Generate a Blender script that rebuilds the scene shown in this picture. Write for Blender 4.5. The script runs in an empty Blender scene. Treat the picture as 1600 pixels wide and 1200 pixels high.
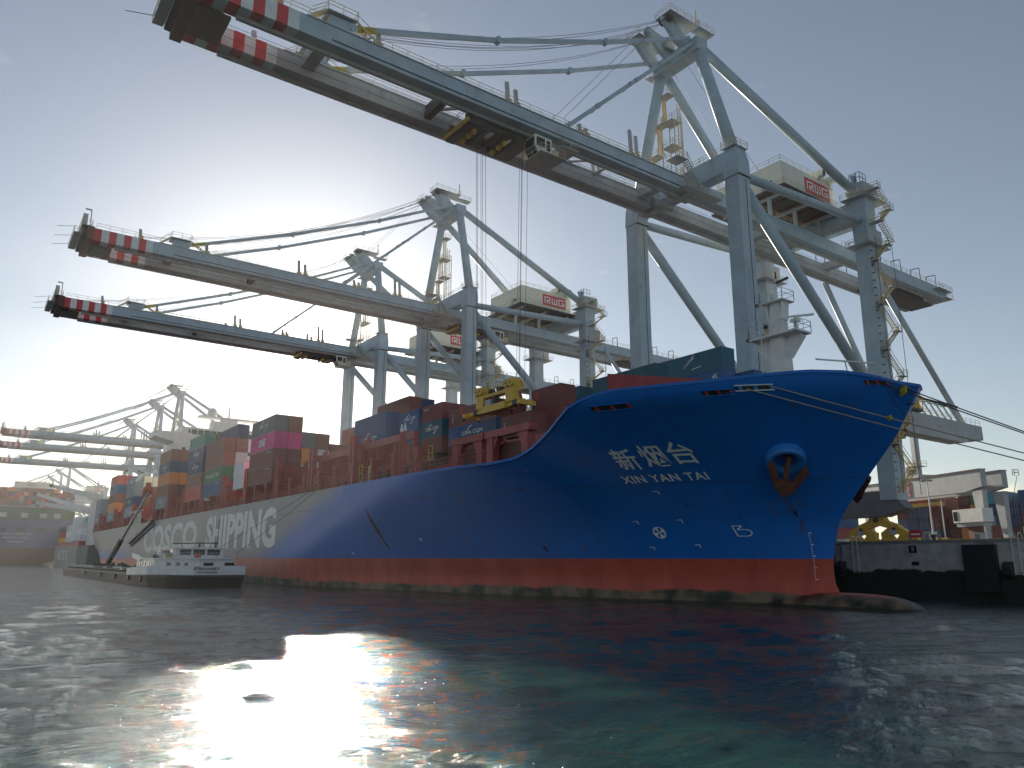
import bpy, bmesh, math, random
from mathutils import Vector, Matrix
import numpy as np
random.seed(7)
S = bpy.context.scene
COL = S.collection
RAD = math.radians
# ------------------------------------------------------------ camera
cam = bpy.data.cameras.new('camera'); co = bpy.data.objects.new('camera', cam); COL.objects.link(co); S.camera = co
cam.sensor_width = 36; cam.lens = 1177.2 / 1600 * 36; cam.clip_start = .5; cam.clip_end = 30000
yaw, pit, rol = RAD(144.138), RAD(13.187), RAD(.2075)
fw = Vector((math.cos(yaw)*math.cos(pit), math.sin(yaw)*math.cos(pit), math.sin(pit)))
rr = Vector((math.sin(yaw), -math.cos(yaw), 0)); uu = rr.cross(fw)
r2 = math.cos(rol)*rr + math.sin(rol)*uu; u2 = -math.sin(rol)*rr + math.cos(rol)*uu
CAM = Vector((39.56, -86.65, 3.96))
co.matrix_world = Matrix(((r2.x, u2.x, -fw.x, CAM.x), (r2.y, u2.y, -fw.y, CAM.y), (r2.z, u2.z, -fw.z, CAM.z), (0, 0, 0, 1)))
S.render.resolution_x, S.render.resolution_y = 1024, 768
# ------------------------------------------------------------ sky, sun, exposure
S.view_settings.view_transform = 'Standard'; S.view_settings.look = 'None'; S.view_settings.gamma = 1
S.view_settings.exposure = 0.7
SUN = Vector((-0.9058, 0.3315, 0.2639)).normalized()
W = bpy.data.worlds.new('World'); S.world = W; W.use_nodes = True
nt = W.node_tree; N = nt.nodes; N.clear()
def nd(tree, kind, **kw):
    n = tree.nodes.new(kind)
    for k, v in kw.items(): setattr(n, k, v)
    return n
sky = nd(nt, 'ShaderNodeTexSky', sky_type='NISHITA', sun_disc=False)
sky.sun_elevation = math.asin(SUN.z); sky.sun_rotation = math.atan2(SUN.x, SUN.y)
sky.air_density = 1.0; sky.dust_density = 0.22; sky.ozone_density = 1.6; sky.altitude = 0
bg = nd(nt, 'ShaderNodeBackground'); bg.inputs[1].default_value = .066
out = nd(nt, 'ShaderNodeOutputWorld')
tc = nd(nt, 'ShaderNodeTexCoord')
def vmath(op, a, b=None):
    n = nd(nt, 'ShaderNodeVectorMath', operation=op)
    nt.links.new(a, n.inputs[0])
    if b is not None:
        if isinstance(b, (tuple, list, Vector)): n.inputs[1].default_value = b
        else: nt.links.new(b, n.inputs[1])
    return n
def math_(op, a, b=None, clamp=False):
    n = nd(nt, 'ShaderNodeMath', operation=op, use_clamp=clamp)
    for i, v in enumerate((a, b)):
        if v is None: continue
        if isinstance(v, (int, float)): n.inputs[i].default_value = v
        else: nt.links.new(v, n.inputs[i])
    return n.outputs[0]
nrm = vmath('NORMALIZE', tc.outputs['Generated'])
mp = vmath('MULTIPLY', nrm.outputs[0], (1, 1, 2.6))
cn = nd(nt, 'ShaderNodeTexNoise'); cn.inputs['Scale'].default_value = 15; cn.inputs['Detail'].default_value = 8; cn.inputs['Roughness'].default_value = .55
nt.links.new(mp.outputs[0], cn.inputs['Vector'])
# drifting cumulus: each cloud has a heading, a radius and a strength
acc = None
for d, rad, st in (((-.969, .104, .223), .05, 1.0), ((-.975, .085, .198), .04, .6), ((-.965, .12, .182), .03, .45), ((-.437, .895, .085), .05, .75), ((-.40, .913, .066), .06, .7), ((-.47, .88, .062), .05, .6), ((-.36, .93, .075), .04, .55), ((-.25, .96, .09), .06, .5), ((.1, .98, .12), .12, .6), ((.8, .5, .2), .2, .6), ((-.2, -.95, .2), .2, .6)):
    dv = Vector(d).normalized()
    sub = vmath('SUBTRACT', nrm.outputs[0], tuple(dv)); sc = vmath('MULTIPLY', sub.outputs[0], (1, 1, 2.0))
    ln = nd(nt, 'ShaderNodeVectorMath', operation='LENGTH'); nt.links.new(sc.outputs[0], ln.inputs[0])
    m = math_('MULTIPLY', math_('SUBTRACT', 1.0, math_('DIVIDE', ln.outputs['Value'], rad), True), st)
    acc = m if acc is None else math_('MAXIMUM', acc, m)
cl = math_('MULTIPLY', math_('SUBTRACT', math_('ADD', math_('MULTIPLY', acc, .62), cn.outputs['Fac']), .66), 5.0, True)
mx = nd(nt, 'ShaderNodeMix', data_type='RGBA', blend_type='MULTIPLY'); mx.inputs['Factor'].default_value = 1
hsv = nd(nt, 'ShaderNodeHueSaturation'); hsv.inputs['Saturation'].default_value = .7
nt.links.new(sky.outputs[0], hsv.inputs['Color'])
cc = nd(nt, 'ShaderNodeMix', data_type='RGBA'); cc.inputs[6].default_value = (1, 1, 1, 1); cc.inputs[7].default_value = (1.6, 1.35, 1.12, 1)
nt.links.new(cl, cc.inputs['Factor']); nt.links.new(hsv.outputs[0], mx.inputs[6]); nt.links.new(cc.outputs[2], mx.inputs[7])
# bright aureole of the low sun behind thin haze
dp = nd(nt, 'ShaderNodeVectorMath', operation='DOT_PRODUCT'); nt.links.new(nrm.outputs[0], dp.inputs[0]); dp.inputs[1].default_value = tuple(SUN)
dc = math_('MAXIMUM', dp.outputs['Value'], 0.0)
gl = math_('ADD', math_('MULTIPLY', math_('POWER', dc, 42.0), 6.5), math_('MULTIPLY', math_('POWER', dc, 320.0), 12.0))
gv = nd(nt, 'ShaderNodeVectorMath', operation='SCALE'); gv.inputs[0].default_value = (1.0, .95, .86); nt.links.new(gl, gv.inputs['Scale'])
ga = vmath('ADD', mx.outputs[2], gv.outputs[0]); nt.links.new(ga.outputs[0], bg.inputs[0]); nt.links.new(bg.outputs[0], out.inputs[0])
sl = bpy.data.lights.new('sun', 'SUN'); sl.energy = 4.6; sl.angle = RAD(.53); sl.color = (1, .91, .78)
so = bpy.data.objects.new('sun', sl); COL.objects.link(so); so.rotation_euler = (-SUN).to_track_quat('-Z', 'Y').to_euler()

# ------------------------------------------------------------ materials
MATS = {}
def mat(name, col=(.5, .5, .5), rough=.5, metal=0, var=.12, grime=0, scale=.6, objcol=False, spec=.5, streak=0, bump=0):
    if name in MATS: return MATS[name]
    m = bpy.data.materials.new(name); m.use_nodes = True; t = m.node_tree; b = t.nodes['Principled BSDF']
    b.inputs['Roughness'].default_value = rough; b.inputs['Metallic'].default_value = metal; b.inputs['Specular IOR Level'].default_value = spec
    tcn = nd(t, 'ShaderNodeTexCoord'); geo = nd(t, 'ShaderNodeNewGeometry')
    n1 = nd(t, 'ShaderNodeTexNoise'); n1.inputs['Scale'].default_value = scale; n1.inputs['Detail'].default_value = 6; n1.inputs['Roughness'].default_value = .65
    t.links.new(geo.outputs['Position'], n1.inputs['Vector'])
    if objcol:
        oi = nd(t, 'ShaderNodeObjectInfo'); base = oi.outputs['Color']
    else:
        rgb = nd(t, 'ShaderNodeRGB'); rgb.outputs[0].default_value = (*col, 1); base = rgb.outputs[0]
    mr = nd(t, 'ShaderNodeMapRange'); mr.inputs[1].default_value = .3; mr.inputs[2].default_value = .7; mr.inputs[3].default_value = 1-var; mr.inputs[4].default_value = 1+var
    t.links.new(n1.outputs['Fac'], mr.inputs[0])
    m1 = nd(t, 'ShaderNodeVectorMath', operation='SCALE'); t.links.new(base, m1.inputs[0]); t.links.new(mr.outputs[0], m1.inputs['Scale'])
    cur = m1.outputs[0]
    if grime:
        n2 = nd(t, 'ShaderNodeTexNoise'); n2.inputs['Scale'].default_value = scale*2.2; n2.inputs['Detail'].default_value = 8; n2.inputs['Roughness'].default_value = .75
        mpn = nd(t, 'ShaderNodeMapping'); mpn.inputs['Scale'].default_value = (1, 1, .25 if streak else 1)
        t.links.new(geo.outputs['Position'], mpn.inputs[0]); t.links.new(mpn.outputs[0], n2.inputs['Vector'])
        r = nd(t, 'ShaderNodeMapRange'); r.inputs[1].default_value = .58; r.inputs[2].default_value = .75; r.inputs[3].default_value = 0; r.inputs[4].default_value = grime
        t.links.new(n2.outputs['Fac'], r.inputs[0])
        g = nd(t, 'ShaderNodeMix', data_type='RGBA'); g.inputs[7].default_value = (.085, .05, .03, 1)
        t.links.new(r.outputs[0], g.inputs['Factor']); t.links.new(cur, g.inputs[6]); cur = g.outputs[2]
    t.links.new(cur, b.inputs['Base Color'])
    if bump:
        bp = nd(t, 'ShaderNodeBump'); bp.inputs['Strength'].default_value = bump; bp.inputs['Distance'].default_value = .05
        t.links.new(n1.outputs['Fac'], bp.inputs['Height']); t.links.new(bp.outputs[0], b.inputs['Normal'])
    MATS[name] = m; return m
M = lambda n: MATS[n]
mat('crane_paint', (.43, .53, .60), .45, var=.14, grime=.55, streak=1, scale=.35)
mat('crane_grey', (.46, .48, .48), .5, var=.16, grime=.7, scale=.5)
mat('crane_red', (.66, .05, .055), .45)
mat('crane_white', (.80, .82, .80), .45, grime=.3)
mat('house_cream', (.80, .78, .66), .5, var=.06, grime=.35, streak=1)
mat('rail_tan', (.66, .54, .32), .5, grime=.3)
mat('safety_yellow', (.78, .48, .05), .45, grime=.6, scale=1.2)
mat('dark_steel', (.06, .055, .05), .55, grime=.4)
mat('rust_red_beam', (.17, .05, .035), .6, grime=.5)
mat('rope', (.035, .035, .04), .6)
mat('pale_rope', (.40, .35, .24), .8)
mat('ship_red', (.40, .06, .05), .5, var=.2, grime=.5, scale=1.0)
mat('ship_white', (.82, .82, .78), .45, grime=.3, streak=1)
mat('ship_deck', (.16, .05, .04), .6)
mat('anchor_rust', (.13, .04, .022), .75, var=.4, grime=.6, scale=3, bump=.5)
mat('marking_white', (.84, .86, .82), .5, var=.05)
mat('marking_pale', (.88, .90, .85), .5, var=.08, grime=.2)
mat('marking_blue', (.02, .06, .25), .5)
mat('logo_red', (.68, .03, .045), .45, var=.04)
mat('glass_dark', (.015, .02, .025), .08, var=.02)
mat('black_paint', (.02, .02, .022), .45)
mat('container_paint', objcol=True, rough=.48, var=.10, grime=.45, streak=1, scale=1.1)
mat('container_door', objcol=True, rough=.48, var=.12, grime=.5, streak=1, scale=1.5)
mat('galvanised', (.42, .43, .43), .4, .5)
mat('concrete_cap', (.30, .29, .27), .85, var=.2, grime=.4)
mat('lifeboat_orange', (.62, .12, .03), .4)
mat('barge_dark', (.035, .03, .027), .5, var=.2, grime=.4)
mat('barge_white', (.85, .86, .85), .4, grime=.15)
mat('hazard', (.5, .4, .03), .5)

# ------------------------------------------------------------ mesh helper
class MB:
    def __init__(s): s.v = []; s.f = []; s.m = []; s.mats = []
    def mi(s, m):
        m = MATS[m] if isinstance(m, str) else m
        if m not in s.mats: s.mats.append(m)
        return s.mats.index(m)
    def add(s, vs, fs, m):
        k = len(s.v); i = s.mi(m); s.v += [tuple(p) for p in vs]
        for f in fs: s.f.append([k+a for a in f]); s.m.append(i)
    def box(s, a, b, m):
        x0, y0, z0 = a; x1, y1, z1 = b
        s.add([(x0, y0, z0), (x1, y0, z0), (x1, y1, z0), (x0, y1, z0), (x0, y0, z1), (x1, y0, z1), (x1, y1, z1), (x0, y1, z1)],
              [(0, 3, 2, 1), (4, 5, 6, 7), (0, 1, 5, 4), (1, 2, 6, 5), (2, 3, 7, 6), (3, 0, 4, 7)], m)
    def loft(s, rings, m, caps=True):
        n = len(rings[0]); vs = [p for r in rings for p in r]; fs = []
        for i in range(len(rings)-1):
            for j in range(n): fs.append((i*n+j, i*n+(j+1) % n, (i+1)*n+(j+1) % n, (i+1)*n+j))
        if caps: fs += [tuple(range(n))[::-1], tuple((len(rings)-1)*n+j for j in range(n))]
        s.add(vs, fs, m)
    def beam(s, p, q, w, h, m, up=(0, 0, 1), w2=None, h2=None):
        p = Vector(p); q = Vector(q); d = (q-p).normalized(); u = Vector(up)
        if abs(d.dot(u)) > .98: u = Vector((0, 1, 0))
        sd = d.cross(u).normalized(); u = sd.cross(d)
        R_ = []
        for c, ww, hh in ((p, w, h), (q, w2 or w, h2 or h)):
            R_.append([c+sd*a*ww/2+u*b*hh/2 for a, b in ((-1, -1), (1, -1), (1, 1), (-1, 1))])
        s.loft(R_, m)
    def tube(s, p, q, r, m, n=10, r2=None):
        p = Vector(p); q = Vector(q); d = (q-p).normalized(); u = Vector((0, 0, 1))
        if abs(d.z) > .98: u = Vector((0, 1, 0))
        a = d.cross(u).normalized(); b = a.cross(d)
        s.loft([[c+(a*math.cos(t*6.28318/n)+b*math.sin(t*6.28318/n))*rad for t in range(n)] for c, rad in ((p, r), (q, r2 or r))], m)
    def path(s, pts, r, m, n=6):
        for a, b in zip(pts, pts[1:]): s.tube(a, b, r, m, n)
    def prism(s, poly, axis, a, b, m):
        def pt(u, v, w): return {0: (w, u, v), 1: (u, w, v), 2: (u, v, w)}[axis]
        s.loft([[pt(u, v, a) for u, v in poly], [pt(u, v, b) for u, v in poly]], m)
    def rail(s, pts, m='rail_tan', h=1.1, step=2.0, r=.035):
        pts = [Vector(p) for p in pts]; U = Vector((0, 0, 1))
        for a, b in zip(pts, pts[1:]):
            L = (b-a).length; k = max(1, int(L/step))
            for i in range(k+1):
                p = a.lerp(b, i/k); s.beam(p, p+U*h, r*1.6, r*1.6, m)
            for z in (h, h*.55): s.beam(a+U*z, b+U*z, r*1.5, r*1.5, m)
    def stair(s, a, b, w, m='rail_tan', side=(1, 0, 0)):
        a = Vector(a); b = Vector(b); sd = Vector(side).normalized()*w/2
        for k in (-1, 1):
            s.beam(a+sd*k, b+sd*k, .06, .22, m); s.beam(a+sd*k+Vector((0, 0, 1)), b+sd*k+Vector((0, 0, 1)), .06, .06, m)
        n = max(2, int(abs(b.z-a.z)/.28))
        for i in range(n):
            p = a.lerp(b, (i+.5)/n); s.beam(p-sd, p+sd, .24, .05, m)
    def deck(s, a, b, m='crane_grey', rm='rail_tan', sides='NSEW', h=1.1, t=.12):
        s.box(a, (b[0], b[1], a[2]+t), m); z = a[2]+t
        c = dict(S=((a[0], a[1], z), (b[0], a[1], z)), N=((a[0], b[1], z), (b[0], b[1], z)), W=((a[0], a[1], z), (a[0], b[1], z)), E=((b[0], a[1], z), (b[0], b[1], z)))
        for k in sides: s.rail(c[k], rm, h, 1.5)
    def build(s, name, parent=None, off=(0, 0, 0), smooth=False, color=None):
        me = bpy.data.meshes.new(name); o = Vector(off)
        me.from_pydata([tuple(Vector(p)-o) for p in s.v], [], s.f)
        for m in s.mats: me.materials.append(m)
        me.polygons.foreach_set('material_index', s.m)
        if smooth: me.polygons.foreach_set('use_smooth', [True]*len(s.f))
        me.update(); bm = bmesh.new(); bm.from_mesh(me); bmesh.ops.recalc_face_normals(bm, faces=bm.faces); bm.to_mesh(me); bm.free()
        ob = bpy.data.objects.new(name, me); COL.objects.link(ob)
        if parent: ob.parent = parent
        if color: ob.color = (*color, 1)
        return ob
def tag(o, label=None, cat=None, group=None, kind=None):
    for k, v in (('label', label), ('category', cat), ('group', group), ('kind', kind)):
        if v: o[k] = v
    return o
def empty(name, loc, label=None, cat=None, group=None):
    o = bpy.data.objects.new(name, None); COL.objects.link(o); o.location = loc; o.empty_display_size = .5
    return tag(o, label, cat, group)
def copy_tree(o, parent=None):
    c = o.copy(); COL.objects.link(c)
    if parent: c.parent = parent
    for ch in [k for k in KIDS.get(o.name, [])]: copy_tree(ch, c)
    return c
KIDS = {}
def index_kids():
    KIDS.clear()
    for o in bpy.data.objects:
        if o.parent: KIDS.setdefault(o.parent.name, []).append(o)
def text_mesh(txt, size=1, spacing=1, bold=0):
    cu = bpy.data.curves.new('text_curve', 'FONT'); cu.body = txt; cu.size = size; cu.align_x = 'LEFT'; cu.space_character = spacing; cu.offset = bold; cu.resolution_u = 3
    ob = bpy.data.objects.new('text_tmp', cu); COL.objects.link(ob)
    dg = bpy.context.evaluated_depsgraph_get(); me = bpy.data.meshes.new_from_object(ob.evaluated_get(dg))
    bpy.data.objects.remove(ob); bpy.data.curves.remove(cu)
    vs = [(v.co.x, v.co.y) for v in me.vertices]; fs = [list(p.vertices) for p in me.polygons]
    bpy.data.meshes.remove(me)
    x0 = min(v[0] for v in vs); x1 = max(v[0] for v in vs); y0 = min(v[1] for v in vs); y1 = max(v[1] for v in vs)
    return [((x-x0)/(x1-x0), (y-y0)/(y1-y0)) for x, y in vs], fs
def text_obj(name, txt, fn, m, parent=None, off=(0, 0, 0), spacing=1, bold=0, sub=0):
    """fn maps (u, v) in the unit square to a point on the surface that carries the writing"""
    vs, fs = text_mesh(txt, 1, spacing, bold)
    me = bpy.data.meshes.new(name); me.from_pydata([(u, v, 0) for u, v in vs], [], fs)
    bm = bmesh.new(); bm.from_mesh(me)
    if sub:
        bmesh.ops.triangulate(bm, faces=bm.faces); bmesh.ops.subdivide_edges(bm, edges=bm.edges, cuts=sub, use_grid_fill=True)
    for v in bm.verts: v.co = Vector(fn(v.co.x, v.co.y))-Vector(off)
    bm.to_mesh(me); bm.free(); me.materials.append(MATS[m])
    o = bpy.data.objects.new(name, me); COL.objects.link(o)
    if parent: o.parent = parent
    return o
# ------------------------------------------------------------ water
def build_water():
    NR = 640; rad = 4.0*np.exp(np.linspace(0, math.log(9000/4.0), NR)); a0 = RAD(144)
    ang = a0+np.concatenate([np.linspace(-.95, .95, 760), np.linspace(.95, 2*math.pi-.95, 142)[1:-1]]); NA = len(ang)
    Rg, Ag = np.meshgrid(rad, ang, indexing='ij'); X = CAM.x+Rg*np.cos(Ag); Y = CAM.y+Rg*np.sin(Ag)
    Z = np.zeros_like(X); DX = np.zeros_like(X); DY = np.zeros_like(X)
    rng = np.random.default_rng(12); gr = math.log(2250)/NR
    step = np.maximum(Rg*gr, Rg*np.where(np.abs(Ag-a0) < .96, 1.9/760, 4.4/142))
    for i in range(190):
        lam = .28*(4.6/.28)**rng.random(); k = 2*math.pi/lam; th = RAD(158)+rng.normal()*.5
        a = .0036*lam**.66*(.5+rng.random()); ph = rng.random()*6.28
        fade = np.clip((lam/step-2.0)/2.0, 0, 1)*np.clip(1.25-Rg/1400, 0.0, 1)
        P = k*(X*math.cos(th)+Y*math.sin(th))+ph; Z += fade*a*np.cos(P); DX -= fade*a*.9*math.cos(th)*np.sin(P); DY -= fade*a*1.0*math.sin(th)*np.sin(P)
    X = X+DX; Y = Y+DY
    v = np.stack([X, Y, Z], -1).reshape(-1, 3)
    i, j = np.meshgrid(np.arange(NR-1), np.arange(NA), indexing='ij'); j2 = (j+1) % NA
    f = np.stack([i*NA+j, (i+1)*NA+j, (i+1)*NA+j2, i*NA+j2], -1).reshape(-1, 4)
    v = np.vstack([v, [[CAM.x, CAM.y, 0]]]); c = len(v)-1
    fan = np.array([[c, jj, (jj+1) % NA] for jj in range(NA)])
    me = bpy.data.meshes.new('water'); q = len(f); me.vertices.add(len(v)); me.vertices.foreach_set('co', v.astype('f').ravel()); me.loops.add(q*4+len(fan)*3); me.loops.foreach_set('vertex_index', np.concatenate([f.ravel(), fan.ravel()]).astype('i')); me.polygons.add(q+len(fan)); me.polygons.foreach_set('loop_start', np.concatenate([np.arange(q)*4, q*4+np.arange(len(fan))*3]).astype('i')); me.update(calc_edges=True); me.validate()
    me.polygons.foreach_set('use_smooth', [True]*len(me.polygons)); me.update()
    o = bpy.data.objects.new('water', me); COL.objects.link(o); tag(o, kind='structure')
    m = bpy.data.materials.new('harbour_water'); m.use_nodes = True; t = m.node_tree; b = t.nodes['Principled BSDF']
    b.inputs['Base Color'].default_value = (.010, .045, .040, 1); b.inputs['Roughness'].default_value = .05; b.inputs['IOR'].default_value = 1.38
    geo = nd(t, 'ShaderNodeNewGeometry')
    prev = None
    for sc, st, dist in ((.85, .7, .085), (3.0, .85, .04), (9, .85, .018), (26, .6, .006)):
        mpn = nd(t, 'ShaderNodeMapping'); mpn.inputs['Rotation'].default_value = (0, 0, RAD(-158)); mpn.inputs['Scale'].default_value = (sc, sc*.42, sc)
        t.links.new(geo.outputs['Position'], mpn.inputs[0])
        n = nd(t, 'ShaderNodeTexNoise'); n.inputs['Scale'].default_value = 1; n.inputs['Detail'].default_value = 6; n.inputs['Roughness'].default_value = .6; n.inputs['Distortion'].default_value = .35
        t.links.new(mpn.outputs[0], n.inputs['Vector'])
        bp = nd(t, 'ShaderNodeBump'); bp.inputs['Strength'].default_value = st; bp.inputs['Distance'].default_value = dist*3
        t.links.new(n.outputs['Fac'], bp.inputs['Height'])
        if prev: t.links.new(prev.outputs[0], bp.inputs['Normal'])
        prev = bp
    t.links.new(prev.outputs[0], b.inputs['Normal'])
    # silty green patches drifting in the dark water
    n = nd(t, 'ShaderNodeTexNoise'); n.inputs['Scale'].default_value = .12; n.inputs['Detail'].default_value = 3; t.links.new(geo.outputs['Position'], n.inputs['Vector'])
    cr = nd(t, 'ShaderNodeMix', data_type='RGBA'); cr.inputs[6].default_value = (.008, .034, .040, 1); cr.inputs[7].default_value = (.022, .080, .062, 1)
    mr = nd(t, 'ShaderNodeMapRange'); mr.inputs[1].default_value = .4; mr.inputs[2].default_value = .65; t.links.new(n.outputs['Fac'], mr.inputs[0])
    t.links.new(mr.outputs[0], cr.inputs['Factor']); t.links.new(cr.outputs[2], b.inputs['Base Color'])
    me.materials.append(m)
build_water()
# ------------------------------------------------------------ quay
def build_quay():
    b = MB(); b.box((-9000, .9, 4.0), (9000, 9000, 6.2), 'concrete_cap'); tag(b.build('quay_apron'), kind='structure')
    mat('asphalt', (.09, .09, .088), .9, var=.2)
    b = MB(); b.add([(-9000, 2.0, 6.205), (9000, 2.0, 6.205), (9000, 8900, 6.205), (-9000, 8900, 6.205)], [(0, 1, 2, 3)], 'asphalt'); tag(b.build('terminal_ground'), kind='structure')
    # quay wall with its weed line
    m = mat('quay_concrete', (.60, .55, .49), .85, var=.25, grime=.5, scale=.8, streak=1, bump=.4); t = m.node_tree; bs = t.nodes['Principled BSDF']
    src = bs.inputs['Base Color'].links[0].from_socket
    geo = nd(t, 'ShaderNodeNewGeometry'); sx = nd(t, 'ShaderNodeSeparateXYZ'); t.links.new(geo.outputs['Position'], sx.inputs[0])
    n = nd(t, 'ShaderNodeTexNoise'); n.inputs['Scale'].default_value = .55; n.inputs['Detail'].default_value = 8; t.links.new(geo.outputs['Position'], n.inputs['Vector'])
    ad = nd(t, 'ShaderNodeMath', operation='MULTIPLY_ADD'); t.links.new(n.outputs['Fac'], ad.inputs[0]); ad.inputs[1].default_value = 1.6; t.links.new(sx.outputs['Z'], ad.inputs[2])
    mr = nd(t, 'ShaderNodeMapRange'); mr.inputs[1].default_value = 3.72; mr.inputs[2].default_value = 3.95; t.links.new(ad.outputs[0], mr.inputs[0])
    mm = nd(t, 'ShaderNodeMix', data_type='RGBA'); mm.inputs[6].default_value = (.022, .027, .018, 1); t.links.new(mr.outputs[0], mm.inputs['Factor']); t.links.new(src, mm.inputs[7]); t.links.new(mm.outputs[2], bs.inputs['Base Color'])
    root = empty('quay_wall', (20, .9, 0), 'long dark stained concrete quay wall with weed line beside the ship bow', 'quay wall')
    w = MB()
    for k in range(-40, 12):
        x = -13.5+k*16.9
        w.box((x+.9, .27, -2), (x+16.0, .9, 6.19), 'quay_concrete')
        w.box((x-.9, .55, -2), (x+.9, .9, 6.18), 'quay_concrete')
    w.build('wall', root, (20, .9, 0))
    c = MB(); c.box((-700, .2, 6.0), (220, 1.2, 6.32), 'concrete_cap'); c.build('coping', root, (20, .9, 0))
    for x in (-10.8, 6.36):
        l = MB()
        for s_ in (-.33, .33):
            l.path([(x+s_, .10, 2.7), (x+s_, .10, 6.5), (x+s_, .30, 6.85), (x+s_, .75, 6.95), (x+s_, 1.1, 6.6), (x+s_, 1.1, 6.2)], .045, 'ship_white')
        for i in range(13): l.beam((x-.33, .10, 2.8+i*.3), (x+.33, .10, 2.8+i*.3), .06, .05, 'ship_white')
        l.build('ladder', root, (20, .9, 0))
    for x in (1.6, -16.5, 18.6, 35.6):
        f_ = MB(); f_.box((x-.2, -.35, 1.0), (x+3.0, .26, 5.75), 'black_paint'); f_.build('fender_panel', root, (20, .9, 0))
        f_ = MB(); f_.tube((x+3.6, -.1, 3.2), (x+4.4, -.1, 3.2), .85, 'black_paint', 18); f_.build('fender_roll', root, (20, .9, 0))
    p = MB(); p.box((-4.45, .2, 4.95), (-3.6, .262, 5.75), 'black_paint'); p.box((-4.3, .2, 3.6), (-3.5, .262, 4.0), 'black_paint'); pl = p.build('number_plate', root, (20, .9, 0))
    text_obj('number', '5', lambda u, v: (-4.15+u*.28, .19, 5.15+v*.42), 'marking_white', pl, (20, .9, 0))
    for i, x in enumerate((-18, -2.2, 12.3)):
        b = MB(); b.tube((x, 1.5, 6.2), (x, 1.5, 6.75), .22, 'black_paint', 14); b.tube((x, 1.5, 6.7), (x, 1.5, 6.95), .38, 'black_paint', 14)
        tag(b.build('mooring_bollard'), ['black mooring bollard on the quay edge behind the ship bow', 'black mooring bollard on the quay edge right of the bulbous bow', 'rightmost black mooring bollard on the quay edge'][i], 'bollard', 'mooring bollards on the quay edge')
build_quay()

# ------------------------------------------------------------ container ship
YC, BH = -22.4, 21.4
def lerp(pts, x):
    if x <= pts[0][0]: return pts[0][1]
    for (a, b), (c, d) in zip(pts, pts[1:]):
        if x <= c: return b+(d-b)*(x-a)/(c-a)
    return pts[-1][1]
STEM = [(-12, -4), (0, .6), (1.3, .5), (2.2, .1), (3.8, .1), (5.5, .45), (7.7, 1.2), (9.1, 2.3), (11.5, 4.4), (14.3, 6.9), (17.6, 9.0), (18.6, 9.5), (20, 10.1)]
def hb(x, z):
    xs = lerp(STEM, z)
    if x >= xs: return 0
    w = max(0, min(1, (z-2)/16))**1.25
    L = 82+(34-82)*w; e = 1+(.8-1)*w; n = 1.75+.45*w
    t = min(1, (xs-x)/L); b = BH*(1-(1-t)**n)**e
    if x < -262:
        zz = max(0, min(1, (z+2)/15)); cut = (1-zz)**1.4; s = min(1, (-262-x)/64); b *= 1-cut*.95*s**1.6-.10*s**3
    return b
def topz(x): return lerp([(-400, 9.6), (-300.4, 9.6), (-299.6, 14.0), (-24, 14.05), (-20.5, 14.3), (-18, 15.1), (-16, 16.0), (-14, 17.1), (-12.5, 17.9), (-11, 18.5), (-9.5, 18.85), (-8, 19), (-5, 19), (-1, 19.1), (2, 19.35), (5, 19.6), (7, 19.5), (8.5, 19.15), (9.5, 18.75), (11, 18.5)], x)
def hull_pt(x, z, off=.04): return (x, YC-hb(x, z)-off, z)
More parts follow.
